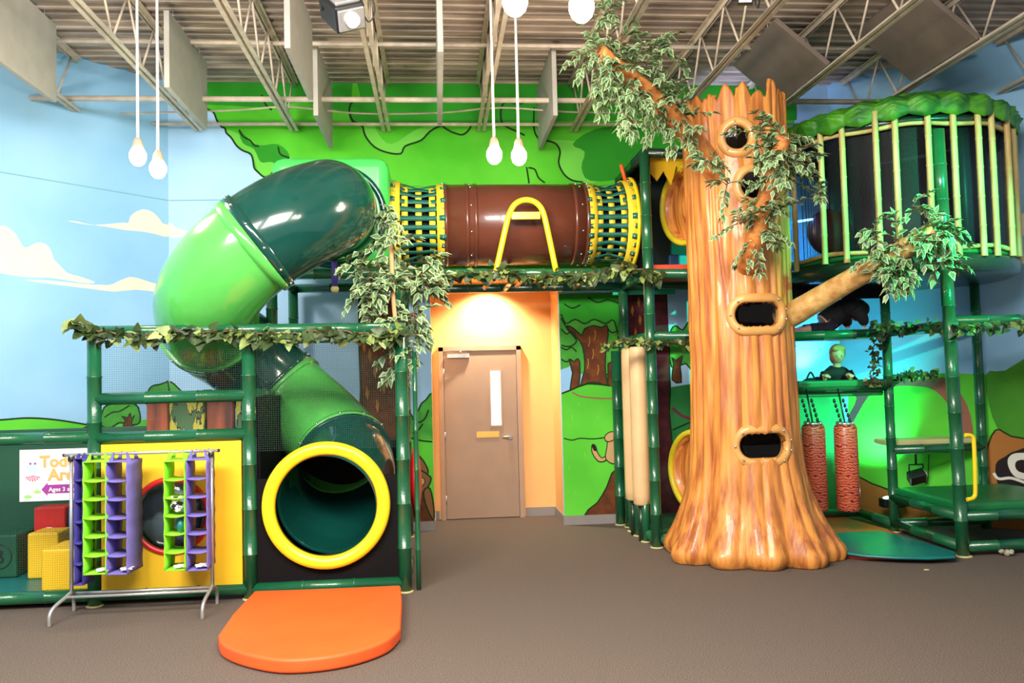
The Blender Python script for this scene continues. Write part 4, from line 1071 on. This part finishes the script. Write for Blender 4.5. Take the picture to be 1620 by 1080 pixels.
# small posts between the pads
for y_ in (8.86, 9.20, 9.48): fpost(t, (FX-.03, y_, 0), (FX-.03, y_, .55), 'post', .042, 'roller_pole'); collar(t, (FX-.03, y_, 0), .06)
mb = MB(); mb.box((2.45, 9.78, 2.73), (.75, .02, .05)); mb.build('lit_mural_strip', pmat('lit_strip_teal', (20,170,130), .4), t)  # added teal board standing in for a spotlit streak on the mural
# cream bumper pads
for y_, lab in ((9.27, 'cream padded roller left of the pair beside the meadow mural'), (8.90, 'cream padded roller right of the pair beside the tree frame post')):
    t = thing('bumper_roller', lab, 'padded roller', (FX-.0, y_, .4), 'cream padded rollers')
    top = 2.06; mb = MB(); mb.lathe([(0, .38), (.07, .38), (.088, .40), (.092, .5), (.092, top-.12), (.088, top-.02), (.07, top), (0, top)], (FX-.055, y_, 0), 28)
    mb.build('pad', M['cream_pad'], t)
    mb = MB(); mb.cyl((FX-.07, y_, .0), (FX-.07, y_, .38), .03); mb.build('axle', M['post_dark'], t)
t = thing('ladder_post', 'dark green padded post at the far left of the cream rollers by the squirrel mural', 'padded post', (2.13, 10.0, 0))
fpost(t, (2.12, 9.93, 0), (2.12, 9.93, 2.05)); collar(t, (2.12, 9.93, 0))

# ------------------------------------------------------------------ right tower
t = thing('climbing_tower', 'green padded tower frame at the right with green step pad and yellow handle', 'play frame', (4.85, 7.55, 0))
P1, P2, P3, P4 = (4.83, 7.55), (4.88, 8.82), (5.92, 8.82), (6.15, 7.55)
fpost(t, (4.83, 7.55, 0), (4.76, 7.52, 4.0), 'post', .058); collar(t, (4.83, 7.55, 0), .08)
fpost(t, (4.88, 8.82, 0), (4.88, 8.82, 2.7), 'post', .05); collar(t, (4.88, 8.82, 0))
fpost(t, (5.92, 8.82, 0), (5.92, 8.82, 2.7), 'post', .05)
fpost(t, (6.15, 7.55, 0), (6.15, 7.55, 2.2), 'post', .055)
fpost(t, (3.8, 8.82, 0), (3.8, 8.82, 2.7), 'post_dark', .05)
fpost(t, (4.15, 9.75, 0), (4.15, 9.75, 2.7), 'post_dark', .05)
for a, b in (((4.83,7.55,.09), (4.88,8.82,.09)), ((4.83,7.55,.09), (6.15,7.55,.09)), ((4.88,8.82,.09), (4.88,9.6,.09)), ((4.83,7.55,.37), (6.15,7.55,.37)), ((4.83,7.55,.37), (4.88,8.82,.37)),
             ((4.83,7.55,2.19), (6.15,7.55,2.19)), ((4.83,7.55,2.15), (4.88,8.82,2.15)), ((4.88,8.82,.88), (5.92,8.82,.88)), ((3.8,8.82,1.57), (4.88,8.82,1.57)), ((3.8,8.82,2.13), (4.88,8.82,2.15)),
             ((5.92,8.82,2.19), (4.88,8.82,2.17)), ((4.15,9.75,.09), (4.88,9.6,.09)), ((5.92,8.82,.09), (4.88,8.82,.09)), ((5.92,8.82,.4), (4.88,8.82,.4))):
    fpost(t, a, b, 'post', .05, 'rail')
mb = MB(); mb.box((5.50, 8.18, .44), (1.28, 1.2, .09)); mb.build('green_step_pad', M['green_pad'], t, bevel=.03)
mb = MB(); mb.box((5.38, 9.02, .95), (1.0, .34, .06)); mb.build('cream_shelf', M['cream_deck'], t, bevel=.015)
mb = MB(); mb.box((4.34, 9.3, 1.50), (1.0, .9, .06)); mb.build('middle_deck', M['green_pad'], t, bevel=.015)
mb = MB(); mb.box((4.34, 8.82, 2.60), (1.05, .08, .14)); mb.build('dark_fascia', M['black_pad'], t)
mb = MB(); mb.box((4.34, 8.80, 1.61), (1.0, .08, .08)); mb.build('rail_pad', M['green_pad'], t, bevel=.02)
mb = MB(); mb.box((4.34, 9.2, 2.13), (1.0, .7, .06)); mb.build('upper_deck', M['red_mat'], t, bevel=.015)
mb = MB(); mb.tube(spline([at(1527,688,Y=7.42), at(1538,690,Y=7.42), at(1541,705,Y=7.42), at(1543,770,Y=7.42), at(1541,786,Y=7.42), at(1530,790,Y=7.42)], 5), .019, 10); mb.build('yellow_handle', M['yellow'], t)
# decks of the cage
t = thing('lookout_cage', 'round bamboo-barred lookout cage with green leafy roof on the right tower', 'lookout cage', (5.05, 8.75, 2.7))
KX, KY, KR = 4.93, 8.68, 1.14
mb = MB(); mb.lathe([(0, 2.66), (KR-.06, 2.66), (KR+.02, 2.70), (KR+.03, 2.80), (KR-.02, 2.84), (0, 2.84)], (KX, KY, 0), 72); mb.build('round_deck', M['post_dark'], t)
mb = MB(); mb.lathe([(KR-.01, 2.84), (KR-.05, 2.92), (KR-.11, 2.84)], (KX, KY, 0), 72, closed=True); mb.build('deck_kerb', M['green_pad'], t)
mb = MB(); ns = 44; z0, z1 = 2.82, 4.18
vs = []
for i in range(ns+1):
    q = R(-75)+(R(108)-R(-75))*i/ns
    vs += [(KX+(KR-.22)*math.cos(q), KY+(KR-.22)*math.sin(q), z0), (KX+(KR-.22)*math.cos(q), KY+(KR-.22)*math.sin(q), z1)]
mb.add(vs, [(2*i, 2*i+1, 2*i+3, 2*i+2) for i in range(ns)], 0, True)
o = mb.build('curved_wall', M['navy'], t); s_ = o.modifiers.new('thick', 'SOLIDIFY'); s_.thickness = .03
mb = MB(); vs = []
for i in range(73):
    q = 2*PI*i/72; vs += [(KX+(KR-.06)*math.cos(q), KY+(KR-.06)*math.sin(q), z0), (KX+(KR-.06)*math.cos(q), KY+(KR-.06)*math.sin(q), z1)]
mb.add(vs, [(2*i, 2*i+1, 2*i+3, 2*i+2) for i in range(72)], 0, True)
def dense_net():
    m = netmat('fine_black_net', (14,16,22), .010, .2, (0, 2)); return m
mb.build('safety_net', dense_net(), t)
mb = MB(); mb.lathe([(KR-.1, 4.2), (KR-.1, 4.23), (0, 4.23), (0, 4.2)], (KX, KY, 0), 48); mb.build('inner_ceiling', M['black'], t)
# bamboo poles
def pole_q(x, y):
    d = ray(x, y); ox, oy = -KX, -KY; a_ = d.x**2+d.y**2; b_ = 2*(ox*d.x+oy*d.y); c_ = ox*ox+oy*oy-(KR+.02)**2; D_ = b_*b_-4*a_*c_
    if D_ < 0: return None
    t_ = (-b_-math.sqrt(D_))/(2*a_); return math.atan2(oy+d.y*t_, ox+d.x*t_)
qs = []
for x in (1257, 1302, 1336, 1389, 1420, 1472, 1512, 1551, 1572, 1596):
    q = pole_q(x, 300)
    if q is None: q = R(-15)
    qs.append(q)
qs += [qs[-1]+.16, qs[-1]+.45, qs[-1]+.75]
for k, q in enumerate(qs):
    h = rnd.uniform(-.03, .03); mb = MB(); p = lambda z: V(KX+(KR+.03)*math.cos(q), KY+(KR+.03)*math.sin(q), z)
    pts = []; rr = []; z_ = 2.82+h*.7; ztop = 4.22+h
    nn_ = 5
    for i in range(nn_+1):
        zc = z_+(ztop-z_)*i/nn_
        for o_, rm in ((-.012, 1), (0, 1.14), (.012, 1)): pts.append(p(zc+o_)); rr.append(.029*rm)
    mb.tube(pts, rr, 12); mb.build('bamboo_pole', M['bamboo'], t)
for z_, nm in ((4.08, 'bamboo_hoop'), (2.90, 'bamboo_hoop')):
    mb = MB(); P = []
    for i in range(72):
        q = 2*PI*i/72; P.append(V(KX+(KR-.01)*math.cos(q), KY+(KR-.01)*math.sin(q), z_+.012*math.sin(9*q)))
    mb.tube(P, [.022*(1.15 if i % 6 == 0 else 1) for i in range(72)], 8, False, True); mb.build(nm, M['bamboo'], t)
# dark porthole dome and lamp strip inside the cage
mb = MB(); c = V(4.52, 9.3, 3.34); mb.sph(c, .27, 28, 16, 0, (1, .35, 1)); mb.build('maroon_dome', pmat('maroon_plastic', (96,40,36), .3), t)
mb = MB(); mb.cyl((4.0, 9.1, 3.42), (4.9, 9.62, 3.62), .012, 8); mb.build('blue_light_strip', bulbmat('blue_strip', (.1,.4,1,1), 6), t)
# leafy roof: overlapping moulded fronds
M['frond'] = pmat('frond_paint', (74,150,28), .5, .2, 4, .3, 22, col2=(18,92,30), contrast=(.38,.62))
def roof():
    mb = MB(); nu, nv = 432, 40; vs = []; NF = 26
    for j in range(nv+1):
        v = j/nv                     # 0 lower rim, 1 centre
        a_ = v*PI/2*.98
        zb = 4.16+.36*math.sin(a_)**.9 if v > 0 else 4.16
        rb = (KR+.05)*(1-.86*max(0, (v-.18)/.82)**1.25)
        for i in range(nu):
            q = 2*PI*i/nu; f = (q/(2*PI)*NF+(.5 if v > .5 else 0)) % 1
            ridge = 1-abs(2*f-1); rib = .012*math.sin((v*60+abs(2*f-1)*5))
            dr = (.06*ridge**.6+rib*(.3+ridge))*min(1, v*6+.3)*(1-v*.8) + .03*noise.noise(V(math.cos(q)*5, math.sin(q)*5, v*6))
            lip = -.06*(ridge**.8) if j == 0 else 0
            vs.append((KX+(rb+dr)*math.cos(q), KY+(rb+dr)*math.sin(q), zb+lip+dr*.4+(.02*math.sin(q*3))))
    fs = []
    for j in range(nv):
        for i in range(nu):
            l = (i+1) % nu; fs.append((j*nu+i, j*nu+l, (j+1)*nu+l, (j+1)*nu+i))
    mb.add(vs, fs, 0, True); c = len(mb.v)
    mb.f.append([nv*nu+i for i in range(nu)]); mb.m.append(0); mb.sm.append(True)
    o = mb.build('leafy_roof', M['frond'], t)
    s_ = o.modifiers.new('thick', 'SOLIDIFY'); s_.thickness = .03; s_.offset = -1
roof()
mb = MB(); mb.lathe([(KR-.08, 4.08), (KR+.0, 4.08), (KR+.02, 4.15), (KR-.08, 4.17)], (KX, KY, 0), 72, closed=True); mb.build('roof_rim', M['post_dark'], t)

vine('ivy_garland', [at(1385,512,Y=8.72), at(1420,516,Y=8.4), at(1470,512,Y=7.9), at(1515,516,Y=7.45), at(1560,512,Y=7.45), at(1625,512,Y=7.45)], 'ivy garland along the right tower rail below the cage', 'garland', 'leaf garlands on the play frames', .014, .085, .07)
vine('ivy_garland', [at(1390,530,Y=8.72), at(1380,555,Y=8.72), at(1382,575,Y=8.72), at(1378,600,Y=8.72), at(1395,606,Y=8.72)], 'ivy trailing down the tower post beside the seated child', 'garland', 'leaf garlands on the play frames', .016, .085, .06)
vine('ivy_garland', [at(1405,598,Y=9.0), at(1430,590,Y=9.0), at(1450,588,Y=9.0), at(1475,590,Y=9.0)], 'short clump of ivy right of the child at the hill line of the mural', 'garland', 'leaf garlands on the play frames', .012, .09, .07)

# tiger-striped hanging rollers
def tiger():
    m = pmat('tiger_vinyl', (206,96,66), .4, .1, 3, coat=.3); nt = m.node_tree; N = nt.nodes; L = nt.links
    w_ = N.new('ShaderNodeTexWave'); w_.bands_direction = 'Z'; w_.inputs['Scale'].default_value = 11; w_.inputs['Distortion'].default_value = 8; w_.inputs['Detail'].default_value = 2; w_.inputs['Detail Scale'].default_value = 1.6
    tc = [n for n in N if n.type == 'TEX_COORD'][0]; L.new(tc.outputs['Object'], w_.inputs[0])
    r_ = N.new('ShaderNodeValToRGB'); r_.color_ramp.elements[0].position = .16; r_.color_ramp.elements[0].color = srgb(120,24,28); r_.color_ramp.elements[1].position = .30; r_.color_ramp.elements[1].color = srgb(214,108,74)
    L.new(w_.outputs[0], r_.inputs[0]); L.new(r_.outputs[0], N['Principled BSDF'].inputs['Base Color']); return m
M['tiger'] = tiger()
for px, lab in ((1288, 'red striped hanging roller nearer the tree trunk'), (1339, 'red striped hanging roller farther right from the tree trunk')):
    a = at(px, 672, Y=8.55); b = at(px+2, 808, Y=8.55); r_ = .118
    t = thing('striped_roller', lab, 'padded roller', (b.x, b.y, b.z), 'striped hanging rollers')
    x_ = (a.x+b.x)/2
    mb = MB(); mb.lathe([(0, b.z), (r_*.85, b.z), (r_, b.z+.03), (r_, a.z-.03), (r_*.9, a.z), (0, a.z)], (x_, 8.55, 0), 30); mb.build('pad', M['tiger'], t)
    mb = MB(); mb.lathe([(0, a.z), (r_*.8, a.z), (r_*.8, a.z+.03), (0, a.z+.03)], (x_, 8.55, 0), 20)
    for k in range(4): mb.sph((x_+.09*math.cos(k*1.57+.5), 8.55+.09*math.sin(k*1.57+.5), a.z+.02), .022, 8, 6)
    mb.build('cap', M['chrome'], t)
    mb = MB()
    for s_ in (-1, 1):
        z_ = a.z+.03
        for k in range(5): mb.sph((x_+s_*.05, 8.55+.03*k, z_+.05*k+.02), .016, 8, 6, 0, (1, 1, 1.6))
    mb.cyl((x_, 8.55, a.z), (x_, 8.68, 1.56), .01, 6)
    mb.build('chain', M['black'], t)

# floor mats on the right
def mat_poly(name, pts, z0, th, mat, label, cat='mat', bev=.015):
    P = [Vector((p.x, p.y, z0)) for p in (at(a, b, Z=z0+th) for a, b in pts)]
    mb = MB(); mb.prism(P, (0, 0, th)); c = sum(P, Vector())/len(P); o = mb.build(name, M[mat], org=(c.x, c.y, z0), bevel=bev); return tag(o, label, cat)
mat_poly('floor_mat', [(1262,812),(1316,812),(1404,836),(1440,852),(1470,872),(1440,880),(1370,880),(1330,876),(1270,866)], .004, .035, 'red_mat', 'red floor mat under the striped rollers beside the tree')
mat_poly('floor_mat', [(1296,845),(1340,841),(1393,839),(1417,844),(1460,856),(1512,872),(1512,879),(1470,881),(1420,880),(1369,877),(1330,872)], .041, .03, 'teal_mat', 'teal half-round floor mat lying on the red mat')
# uplights at the wall
t = thing('floor_uplight', 'small floor uplight washing the mural with white-green light', 'uplight', (5.2, 9.2, .3))
c = V(5.16, 9.35, .30)
mb = MB(); mb.box(c+V(0, 0, -.07), (.26, .14, .1)); mb.cyl(c+V(0, 0, -.3), c+V(0, 0, -.08), .03); mb.build('housing', M['black'], t, bevel=.01)
mb = MB(); mb.sph(c+V(0, 0, -.015), .05, 16, 8, 0, (2.2, 1.2, .4)); mb.build('lamp_face', M['led_white'], t)
spot('uplight', (5.06, 9.22, .36), (4.88, 9.95, 1.75), 230, (.14, 1, .8), 92, .8, .04)
spot('blue_uplight', (4.45, 9.72, 1.6), (4.45, 10.07, 2.3), 110, (.08, .45, 1), 75, .8, .04)
stage_light((5.42, 9.28, .52), (R(-50), R(70)), .7, 'black and grey stage light lying low behind the green step pad', .8)

# litter
tag(MB().sph(at(1466, 901, Z=.006), .022, 8, 5, 0, (1.3, .9, .25)).build('paper_scrap', M['cream_deck'], org=at(1466, 901, Z=.0)), 'tiny cream paper scrap on the carpet right of the tree', 'paper scrap')
mb = MB(); c = at(1590, 874, Z=.03)
for k in range(7): mb.sph(c+V(rnd.uniform(-.07, .07), rnd.uniform(-.03, .03), rnd.uniform(-.012, .012)), rnd.uniform(.018, .032), 7, 5, 0, (1, 1, .8))
tag(mb.build('crumpled_wrapper', pmat('foil_wrapper', (190,184,160), .35, .3, 40, .5, 60), org=c), 'crumpled pale wrapper on the carpet at the foot of the green step', 'litter')

# ------------------------------------------------------------------ people on the tower
def lump(name, bits, mat, parent, vox=.009, sm=4):
    mb = MB()
    for b in bits:
        if b[0] == 's': mb.sph(b[1], b[2], 20, 14, 0, b[3] if len(b) > 3 else (1,1,1), b[4] if len(b) > 4 else None)
        else: mb.tube(spline(b[1], 4) if len(b[1]) > 2 else b[1], [b[2][0]+(b[2][1]-b[2][0])*i/((len(b[1])-1)*4 if len(b[1]) > 2 else 1) for i in range((len(b[1])-1)*4+1 if len(b[1]) > 2 else 2)], 14)
    o = mb.build(name, mat, parent)
    r_ = o.modifiers.new('skin', 'REMESH'); r_.mode = 'VOXEL'; r_.voxel_size = vox; r_.use_smooth_shade = True
    s_ = o.modifiers.new('smooth', 'SMOOTH'); s_.iterations = sm; s_.factor = .5
    return o
def hand(c, d, side, bits, s=1.0):
    d = d.normalized(); bits.append(('s', c, .030*s, (1, 1.1, .6)))
    lat = d.cross(V(0, 0, 1)).normalized()
    for k, l_ in enumerate((.040, .047, .044, .034)):
        b = c+d*.018*s+lat*(k-1.5)*.013*s
        bits.append(('t', [b, b+d*l_*.5*s+V(0, 0, -.004), b+d*l_*s+V(0, 0, -.018*s)], (.0066*s, .0055*s)))
    b = c+lat*side*.022*s; bits.append(('t', [b, b+lat*side*.014*s+d*.02*s, b+lat*side*.012*s+d*.038*s+V(0, 0, -.008)], (.0075*s, .006*s)))
def head(c, face, s, bits):
    face = face.normalized(); lat = face.cross(V(0, 0, 1)).normalized(); up_ = lat.cross(face)
    bits += [('s', c, .088*s, (1, 1, 1.16)), ('s', c+face*.018*s-up_*.05*s, .066*s, (1, 1, .95)), ('s', c+face*.088*s-up_*.018*s, .014*s, (1, 1, 1.3))]
    for k in (-1, 1): bits.append(('s', c+lat*k*.086*s-up_*.012*s, .018*s, (.6, 1, 1.4)))
    return lat, up_
def face_bits(c, face, s, parent):
    face = face.normalized(); lat = face.cross(V(0, 0, 1)).normalized(); up_ = lat.cross(face)
    mb = MB()
    for k in (-1, 1): mb.sph(c+face*.082*s+lat*k*.031*s+up_*.004*s, .0075*s, 10, 8)
    mb.build('eyes', M['black'], parent)
    mb = MB(); mb.tube([c+face*.083*s-up_*.058*s+lat*u*.022*s+face*(-.004*abs(u)) for u in (-1, -.5, 0, .5, 1)], .0045*s, 8); mb.build('lips', pmat('lips', (186,104,92), .5), parent)
# seated child
D = 9.02; z0 = 1.53
hc = at(1325, 561, Y=D-.05); face = V(-.25, -1, -.30)
t = thing('person', 'blond child in a dark jacket sitting behind the green rail, looking down', 'person', (hc.x, D, z0))
hip = V(hc.x-.02, D+.10, z0+.06); neck = hc+V(0, .02, -.12); ch = V(hc.x+.0, D+.03, hc.z-.24)
body = []; head(hc, face, .84, body)
body += [('t', [neck+V(0, 0, .03), neck+V(0, .01, -.06)], (.040, .045)), ('t', [neck+V(0, .01, -.05), ch, hip], (.085, .10))]
shL, shR = neck+V(-.125, .02, -.07), neck+V(.125, .02, -.07)
hL, hR = at(1308, 601, Y=8.80), at(1345, 603, Y=8.80); hL.z = hR.z = 1.70
eL, eR = shL+V(-.06, -.06, -.17), shR+V(.06, -.06, -.17)
body += [('t', [shL, eL, hL+V(0, .05, .01)], (.042, .026)), ('t', [shR, eR, hR+V(0, .05, .01)], (.042, .026)), ('s', neck+V(0, .02, -.08), .10, (1.3, .75, .8))]
hand(hL, V(.1, -1, -.1), 1, body); hand(hR, V(-.1, -1, -.1), -1, body)
for k in (-1, 1): body += [('t', [hip+V(k*.07, 0, 0), hip+V(k*.20, -.10, .03), hip+V(k*.03, -.19, .0)], (.075, .05)), ('s', hip+V(-k*.02, -.19, 0), .045, (1.5, .8, .8))]
bo = lump('body', body, M['skin'], t, .008, 3)
jk = [('t', [neck+V(0, .01, -.04), ch, hip+V(0, 0, .02)], (.10, .125)), ('s', neck+V(0, .02, -.085), .115, (1.3, .8, .75)), ('t', [shL, eL, hL+V(0, .075, .015)], (.056, .040)), ('t', [shR, eR, hR+V(0, .075, .015)], (.056, .040))]
lump('jacket', jk, M['jacket'], t, .010, 3)
lump('trousers', [('t', [hip+V(k*.07, 0, 0), hip+V(k*.20, -.10, .03), hip+V(k*.03, -.17, .0)], (.088, .062)) for k in (-1, 1)]+[('s', hip, .12, (1.1, .9, .8))], M['denim'], t, .012, 3)
hr = [('s', hc+V(.01, .022, .026), .088, (.98, 1.0, 1.08)), ('s', hc+V(-.040, -.040, .064), .038, (1, .9, .8)), ('s', hc+V(.040, -.036, .066), .036, (1, .9, .8)), ('s', hc+V(0, .055, -.03), .064, (1, .8, 1.2))]
lump('hair', hr, M['blond'], t, .009, 2); face_bits(hc, face, .84, t)
# crawling child above
zd = 2.165; Dc = 9.1
hc = at(1358, 492, Y=Dc-.1); face = V(.55, -.6, -.75)
t = thing('person', 'dark-haired person in dark clothes crawling on the upper deck, head lowered', 'person', (hc.x-.2, Dc, zd))
neck = hc+V(-.10, .03, .035); hip = at(1302, 512, Y=Dc+.05)
mid = at(1330, 494, Y=Dc+.02)
body = []; head(hc, face, 1.0, body); body += [('t', [hc+V(-.05, .01, .02), neck+V(-.02, 0, 0)], (.048, .05)), ('t', [neck, mid, hip], (.10, .11))]
hA = V(hc.x+.03, Dc-.16, zd+.03); hB = V(hc.x+.0, Dc+.16, zd+.03)
shA, shB = neck+V(0, -.13, -.01), neck+V(0, .13, -.01)
body += [('t', [shA, (shA+hA)/2+V(.02, -.02, .02), hA+V(0, 0, .04)], (.045, .028)), ('t', [shB, (shB+hB)/2+V(.02, .02, .02), hB+V(0, 0, .04)], (.045, .028))]
hand(hA, V(1, -.1, 0), 1, body); hand(hB, V(1, .1, 0), -1, body)
for k in (-1, 1):
    kn = V(hip.x+.05, Dc+.05+k*.09, zd+.06); ft = V(hip.x-.24, Dc+.05+k*.09, zd+.055)
    body += [('t', [hip+V(0, k*.08, 0), kn, ft], (.08, .042)), ('s', ft+V(-.02, 0, -.005), .042, (1.4, .8, .8))]
lump('body', body, M['skin'], t, .009, 3)
lump('jacket', [('t', [neck+V(-.01, 0, 0), mid+V(0, 0, .01), hip+V(.02, 0, .01)], (.118, .13)), ('t', [shA, (shA+hA)/2+V(.02, -.02, .02), hA+V(0, 0, .07)], (.085, .046)), ('t', [shB, (shB+hB)/2+V(.02, .02, .02), hB+V(0, 0, .07)], (.085, .046)), ('s', neck+V(.02, 0, .0), .115, (1, 1.4, 1))], M['jacket'], t, .011, 3)
lump('trousers', [('t', [hip+V(0, k*.08, 0), V(hip.x+.05, Dc+.05+k*.09, zd+.06), V(hip.x-.20, Dc+.05+k*.09, zd+.06)], (.095, .058)) for k in (-1, 1)], M['denim'], t, .012, 3)
lump('hair', [('s', hc+V(-.015, .015, .03), .114, (1.08, 1.05, 1.0)), ('s', hc+V(-.07, -.02, .0), .075, (1, 1.2, 1)), ('s', hc+V(.05, -.03, .02), .06, (1, 1, 1.3)), ('s', hc+V(-.05, -.04, -.02), .055, (.9, .8, 1.6))], M['dark_hair'], t, .009, 2); face_bits(hc, face, 1.0, t)
# dark bag behind the rail
c = at(1284, 600, Y=8.98); mb = MB(); mb.sph(V(c.x, 9.0, 1.60), .09, 18, 12, 0, (1.3, .9, .9)); mb.tube(spline([V(c.x-.05, 9.0, 1.66), V(c.x, 9.0, 1.74), V(c.x+.05, 9.0, 1.66)], 5), .010, 8)
tag(mb.build('bag', M['jacket'], org=(c.x, 9.0, 1.53)), 'small dark bag on the middle deck left of the blond child', 'bag')

# ------------------------------------------------------------------ orange landing mat
P = []
zt_ = .095
pts = [(402,934),(520,930),(634,925),(636,950),(634,985)]+[(p.x, p.y) for p in spline([(634,992,0),(612,1012,0),(560,1030,0),(500,1040,0),(440,1042,0),(385,1032,0),(352,1018,0),(345,1003,0)], 5)]+[(368,970)]
P = [at(a, b, Z=zt_) for a, b in pts]; P = [Vector((p.x, p.y, .004)) for p in P]
mb = MB(); mb.prism(P, (0, 0, zt_-.004)); c = sum(P, Vector())/len(P)
o = mb.build('landing_mat', M['orange'], org=c, bevel=.02); tag(o, 'large orange landing mat with rounded front below the slide exit', 'mat')

# ------------------------------------------------------------------ garment rack with hanging organisers
RY = 6.86; rl, rr2 = at(113, 800, Y=RY).x, at(335, 800, Y=RY).x; rz = at(225, 716, Y=RY).z
t = thing('garment_rack', 'chrome garment rack on splayed feet before the yellow panel', 'garment rack', ((rl+rr2)/2, RY, 0))
mb = MB(); mb.cyl((rl-.05, RY, rz), (rr2+.05, RY, rz), .012, 12); mb.build('hanging_bar', M['steel'], t)
for x in (rl, rr2):
    mb = MB(); mb.cyl((x, RY, .17), (x, RY, rz), .014, 12); mb.build('upright', M['steel'], t)
    mb = MB(); mb.cyl((x-.02, RY, rz-.03), (x+.02, RY, rz-.03), .02, 10); mb.cyl((x, RY-.03, rz-.04), (x, RY+.02, rz-.04), .012, 8); mb.build('clamp', M['black'], t)
    for s_ in (-1, 1):
        mb = MB(); dx = -.07 if x == rl else -.02
        mb.tube(spline([(x, RY, .20), (x+dx*.3, RY+s_*.08, .17), (x+dx*.8, RY+s_*.17, .13), (x+dx, RY+s_*.21, .08), (x+dx, RY+s_*.215, .0)], 5), .014, 10); mb.build('foot', M['steel'], t)
for s_, dx in ((-1, 0), (1, 0)):
    mb = MB(); mb.cyl((rl-.02, RY+s_*.06, .175), (rr2, RY+s_*.06, .175), .012, 10); mb.build('base_bar', M['steel'], t)
mb = MB(); mb.sph((rr2+.055, RY, rz), .014, 8, 6); mb.sph((rl-.055, RY, rz), .014, 8, 6); mb.build('bar_end', M['black'], t)
def organiser(px, mat, w_, yaw, label, top=728, bot=908, d_=.28, items=()):
    p = at(px, top, Y=RY-.0); zt__ = p.z; zb = at(px, bot, Y=RY-d_/2).z
    t = thing('hanging_organiser', label, 'hanging organiser', (p.x, RY, zb), 'hanging shelf organisers on the garment rack')
    m3 = Matrix.Rotation(yaw, 3, 'Z'); c = V(p.x, RY, 0); T_ = lambda x, y, z: c+m3@V(x, y, 0)+V(0, 0, z); th = .007
    n = 6; h = (zt__-zb)/n
    for s_ in (-1, 1):
        mb = MB(); vs = []; rows = 24
        for i in range(rows+1):
            z_ = zb+(zt__-zb)*i/rows; bow = -.005*abs(math.sin(PI*i/rows*n))
            for y in (-d_/2, 0, d_/2): vs.append(T_(s_*(w_/2+bow), y, z_))
        mb.add(vs, [(3*i+j, 3*i+j+1, 3*i+j+4, 3*i+j+3) for i in range(rows) for j in (0, 1)], 0, True)
        o = mb.build('side', M[mat], t); q = o.modifiers.new('t', 'SOLIDIFY'); q.thickness = th; q.offset = 0
    for k in range(n+1):
        z_ = zb+h*k; sag = .012 if 0 < k < n else 0; mb = MB()
        vs = []
        for i in range(7):
            u = i/6*2-1
            for y in (-d_/2, d_/2): vs.append(T_(u*w_/2, y, z_-sag*(1-u*u)))
        mb.add(vs, [(2*i, 2*i+1, 2*i+3, 2*i+2) for i in range(6)], 0, True)
        o = mb.build('shelf', M[mat], t); q = o.modifiers.new('t', 'SOLIDIFY'); q.thickness = th; q.offset = 0
    for y in (-d_/4, d_/4):
        for s_ in (-1, 1):
            mb = MB(); mb.prism([T_(s_*w_*.42-.018, y, zt__), T_(s_*w_*.42+.018, y, zt__), T_(s_*w_*.3+.004, y, rz+.012), T_(s_*w_*.3-.004, y, rz+.012)], m3@V(0, .012, 0)); mb.build('loop', M[mat], t)
    return T_, h, zb
organiser(133, 'violet_dark', .07, R(-8), 'indigo organiser turned edge-on, leftmost on the rack', 724, 925, .16)
organiser(159, 'lime', .165, R(3), 'lime green organiser in the left pair on the rack')
organiser(196, 'purple', .165, R(-4), 'purple organiser in the left pair, its side turned to the camera')
T_, h, zb = organiser(283, 'lime', .155, R(2), 'lime green organiser in the right pair, holding a toy', 727, 902)
organiser(317, 'purple', .155, R(3), 'purple organiser at the right end of the rack', 725, 902)
# toy in the third compartment, papers in the lowest
mb = MB(); c = T_(0, -.06, zb+h*3+.065); mb.sph(c, .05, 16, 10, 0, (1, .9, .8)); mb.sph(c+V(.0, -.02, .04), .034, 14, 9); mb.sph(c+V(-.03, -.01, .065), .014, 8, 6); mb.sph(c+V(.03, -.01, .065), .014, 8, 6); mb.sph(c+V(.02, -.05, -.03), .02, 10, 6, 0, (1, 1.5, .6))
tag(mb.build('plush_toy', pmat('black_white_plush', (224,220,220), .9, .1, 22, .4, 90, col2=(24,24,30), contrast=(.46,.5)), org=c-V(0, 0, .05)), 'small black and white plush toy in the right lime organiser', 'toy')
mb = MB(); c = T_(.03, -.08, zb+h*2+.05); mb.sph(c, .04, 12, 8, 0, (.7, .8, 1.2)); tag(mb.build('teal_toy', M['teal_mat'], org=c-V(0,0,.045)), 'small teal object in the right lime organiser below the plush toy', 'toy')
for px, lab in ((162, 'left lime'), (200, 'left purple'), (284, 'right lime'), (318, 'right purple')):
    c = at(px, 896, Y=RY-.08); c.z = zb+.02; mb = MB(); mb.box(c, (.08, .10, .006), R(20)); mb.box(c+V(.01, -.01, .008), (.07, .08, .005), R(-15))
    tag(mb.build('paper_card', M['white'], org=c), 'white paper cards in the lowest compartment of the %s organiser' % lab, 'paper cards')
